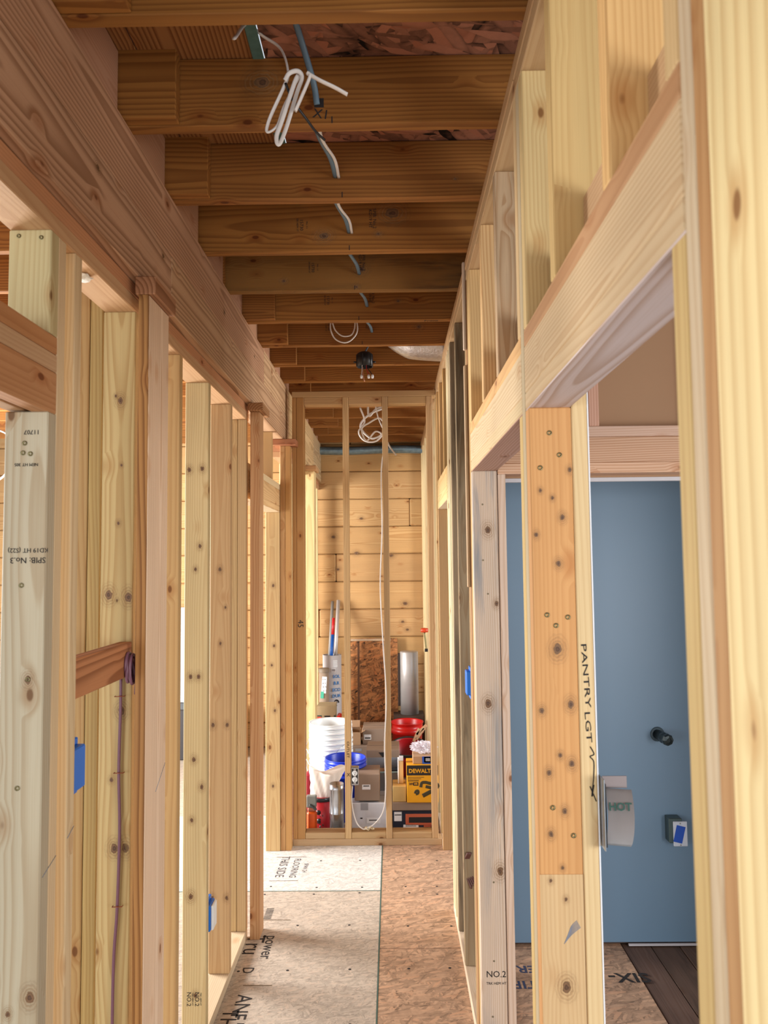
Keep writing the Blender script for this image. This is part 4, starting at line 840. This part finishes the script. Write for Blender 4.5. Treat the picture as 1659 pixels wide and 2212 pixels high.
box('barcode_label', e, (-.56, -.52), (6.960, 6.965), (-1.0, -.965), M_PAPER, 0); box('barcode', e, (-.555, -.525), (6.9592, 6.960), (-.993, -.972), M_GREYP, 0)
o = link('recycling_mark', tube_mesh('recycling_mark', [(0.02*math.cos(a), 0, .024*math.sin(a)) for a in [k*.62 for k in range(9)]], .006, 6), M_INK, e, (-.515, 6.972, -1.275+H))
e = rollt('small_paper_tube', -.620, 6.88, F0+.001, -1.0+.03, .044, mat('brown tube', srgb(150, 130, 110), .7), 'small brown tube with white label in front of the pale tube')
lathe('end_cap', e, [(.05, 0), (.05, .03), (.044, .034), (0, .034)], (-.62, 6.88, -.985), mat('brown cap', srgb(122, 106, 86), .6), 30)
box('white_label', e, (-.636, -.594), (6.832, 6.8335), (-1.165, -1.02), M_PAPER, 0, rot=(0, R(4), 0)); box('green_label', e, (-.646, -.618), (6.8318, 6.8333), (-1.21, -1.15), mat('green label', srgb(70, 170, 140), .6, bump=0), 0, rot=(0, R(4), 0))
for k, s in enumerate(('57 *8', '87 *8', '85 *8', '85 *7')): text('label_print', e, s, (-.615+.002*k, 6.8312, -1.045-.033*k), .014, M_INK)
carton('green_side_carton', (-.66, -.50), (6.6, 6.8), (F0+.20, -1.235), mat('olive carton', srgb(160, 140, 104), .7), 'tan carton with dark green side behind the white buckets', parts=[('b', 'green_panel', -.058, .12, .045, .26, mat('dark green print', srgb(48, 74, 64), .6, bump=0)), ('b', 'green_edge', .074, .12, .012, .26, mat('dark green print', srgb(48, 74, 64), .6)), ('b', 'handle_slot', .012, .24, .05, .012, M_INK, .0012), ('b', 'lid_line', .01, .185, .09, .004, M_INK, .001)])
carton('lower_green_carton', (-.66, -.50), (6.6, 6.8), (F0+.001, F0+.198), M_CARD, 'plain carton under the green sided carton')
lab(box('red_jug', None, (-.485, -.45), (6.55, 6.7), (F0+.001, -1.31), M_RED, .01), 'narrow red container right of the green sided carton', 'container')
lab(box('red_case', None, (-.70, -.60), (6.3, 6.5), (F0+.001, -1.30), mat('red orange plastic', srgb(214, 44, 20), .4, bump=0), .012), 'red orange case behind the left edge of the white buckets', 'case')
def rod(name, a, b, r, m, label, cat='rod'): return lab(tube(name, None, [a, b], r, m, smooth=0, sides=16, base=None), label, cat)
rod('grey_rod', (-.585, 7.03, -.93), (-.572, 7.30, -.38), .014, mat('grey plastic rod', srgb(140, 136, 130), .5, bump=0), 'dark grey rod leaning in the pale tube')
sr_ = rod('silver_rod', (-.53, 7.02, -.93), (-.515, 7.29, -.37), .017, mat('pale conduit', srgb(196, 190, 186), .4, .3, bump=0), 'pale grey conduit leaning in the tube, right of the red and blue stick')
rb2 = empty('red_blue_stick', (-.565, 7.03, -.92+H), 'stick painted red above and blue below, leaning in the tube', 'stick')
tube('blue_section', rb2, [(-.567, 7.0, -.93), (-.552, 7.05, -.67)], .015, mat('blue painted rod', srgb(20, 96, 190), .4, bump=0), smooth=0, sides=12); tube('red_section', rb2, [(-.552, 7.05, -.67), (-.545, 7.08, -.52)], .013, mat('red painted rod', srgb(206, 34, 40), .4, bump=0), smooth=0, sides=12)
os_ = empty('osb_sheet', (-.18, 7.25, F0+H), 'strand board offcut leaning against the back wall', 'board')
me = box_mesh('board', .46, 1.02, .011, .002); o = link('board', me, OSBS, os_, (-.185, 7.26, F0+.52+H), (R(86), 0, 0), srgb(168, 112, 66))
box('worn_edge', os_, (-.40, -.02), (7.286, 7.30), (-.756, -.735), mat('pale worn edge', srgb(196, 170, 140), .8, 0, .2, 50, .3), .002, rot=(R(-4), 0, 0)); box('dark_strip', os_, (-.335, -.315), (7.225, 7.232), (F0+.05, -.77), mat('dark stain strip', srgb(96, 62, 38), .8, 0, .2, 20, 0), 0, rot=(R(-4), 0, 0))
mdp = rollt('metal_duct', .150, 7.15, F0+.35, -.845, .084, mat('dull duct steel', srgb(186, 184, 182), .38, .45, .08, 6, .03, stretch=(1, 1, 8)), 'tall round galvanised duct standing at the back right', 'duct', hollow=False)
box('dark_flange', mdp, (.045, .066), (7.14, 7.2), (F0+.42, -.86), mat('dark rusty flange', srgb(48, 34, 28), .7), .003)
carton('duct_support_carton', (.0, .28), (7.03, 7.3), (F0+.001, F0+.349), mat('dark carton', srgb(70, 52, 40), .8), 'dark carton under the round galvanised duct')
# orange clamp on the right stud in the far room
oc = empty('orange_clamp', (.262, 6.3, -.6+H), 'small orange handled clamp on the right wall of the far room', 'clamp')
lathe('handle', oc, [(0, -.03), (.016, -.03), (.02, 0), (.016, .03), (0, .03)], (.262, 6.3, -.57), mat('orange red plastic', srgb(206, 70, 34), .4), 12, rot=(0, R(90), 0)); tube('jaw_bar', oc, [(.262, 6.3, -.59), (.27, 6.3, -.66), (.276, 6.3, -.73)], .008, M_STEEL, sides=8); box('jaw_pad', oc, (.262, .288), (6.29, 6.31), (-.745, -.72), M_BLACK, .002)
# duct and insulation at top of the back wall
lab(link('foil_insulation', tube_mesh('foil_insulation', [(-.80, 0, 0), (-.4, .01, -.006), (0, 0, .004), (.5, .01, -.004), (1.2, 0, 0), (2.2, 0, 0)], .055, 14, .7, 6), mat('blue grey foil', srgb(120, 146, 160), .35, .6, .5, 30, .8), None, (0, 7.28, 1.075+H)), 'blue grey foil insulation roll along the top of the back wall', 'insulation')
# left room: pieces glimpsed through the gaps
lab(box('window_stand_in', None, (-2.5, -1.5), (7.25, 7.28), (F0+.45, -.42), mat('white stand-in panel', srgb(214, 226, 232), .6), .003), 'white panel standing in for a bright window in the log wall of the left room', 'sheet')  # plain white panel added in place of a bright window onto the sky
lab(box('dark_cabinet', None, (-2.6, -1.45), (6.9, 7.24), (F0+.001, F0+.449), mat('dark tool chest', srgb(50, 48, 50), .5), .01), 'dark tool chest under the white stand-in window panel in the left room', 'chest')
lab(box('pale_sheet_stack', None, (-4.6, -3.3), (6.2, 6.9), (F0+.001, -.98), mat('pale wrapped stack', srgb(176, 184, 194), .6, 0, .1, 4, .1), .02), 'pale wrapped sheet stack at the far left of the left room', 'stack')
cable('left_room_cable', [(-3.9, 6.2, 1.3), (-3.2, 6.2, 1.1), (-3.1, 6.2, .9), (-3.25, 6.2, .7), (-3.45, 6.2, .85), (-3.3, 6.2, 1.05)], .014, M_CABLE, 'white cable loop hanging in the left room')
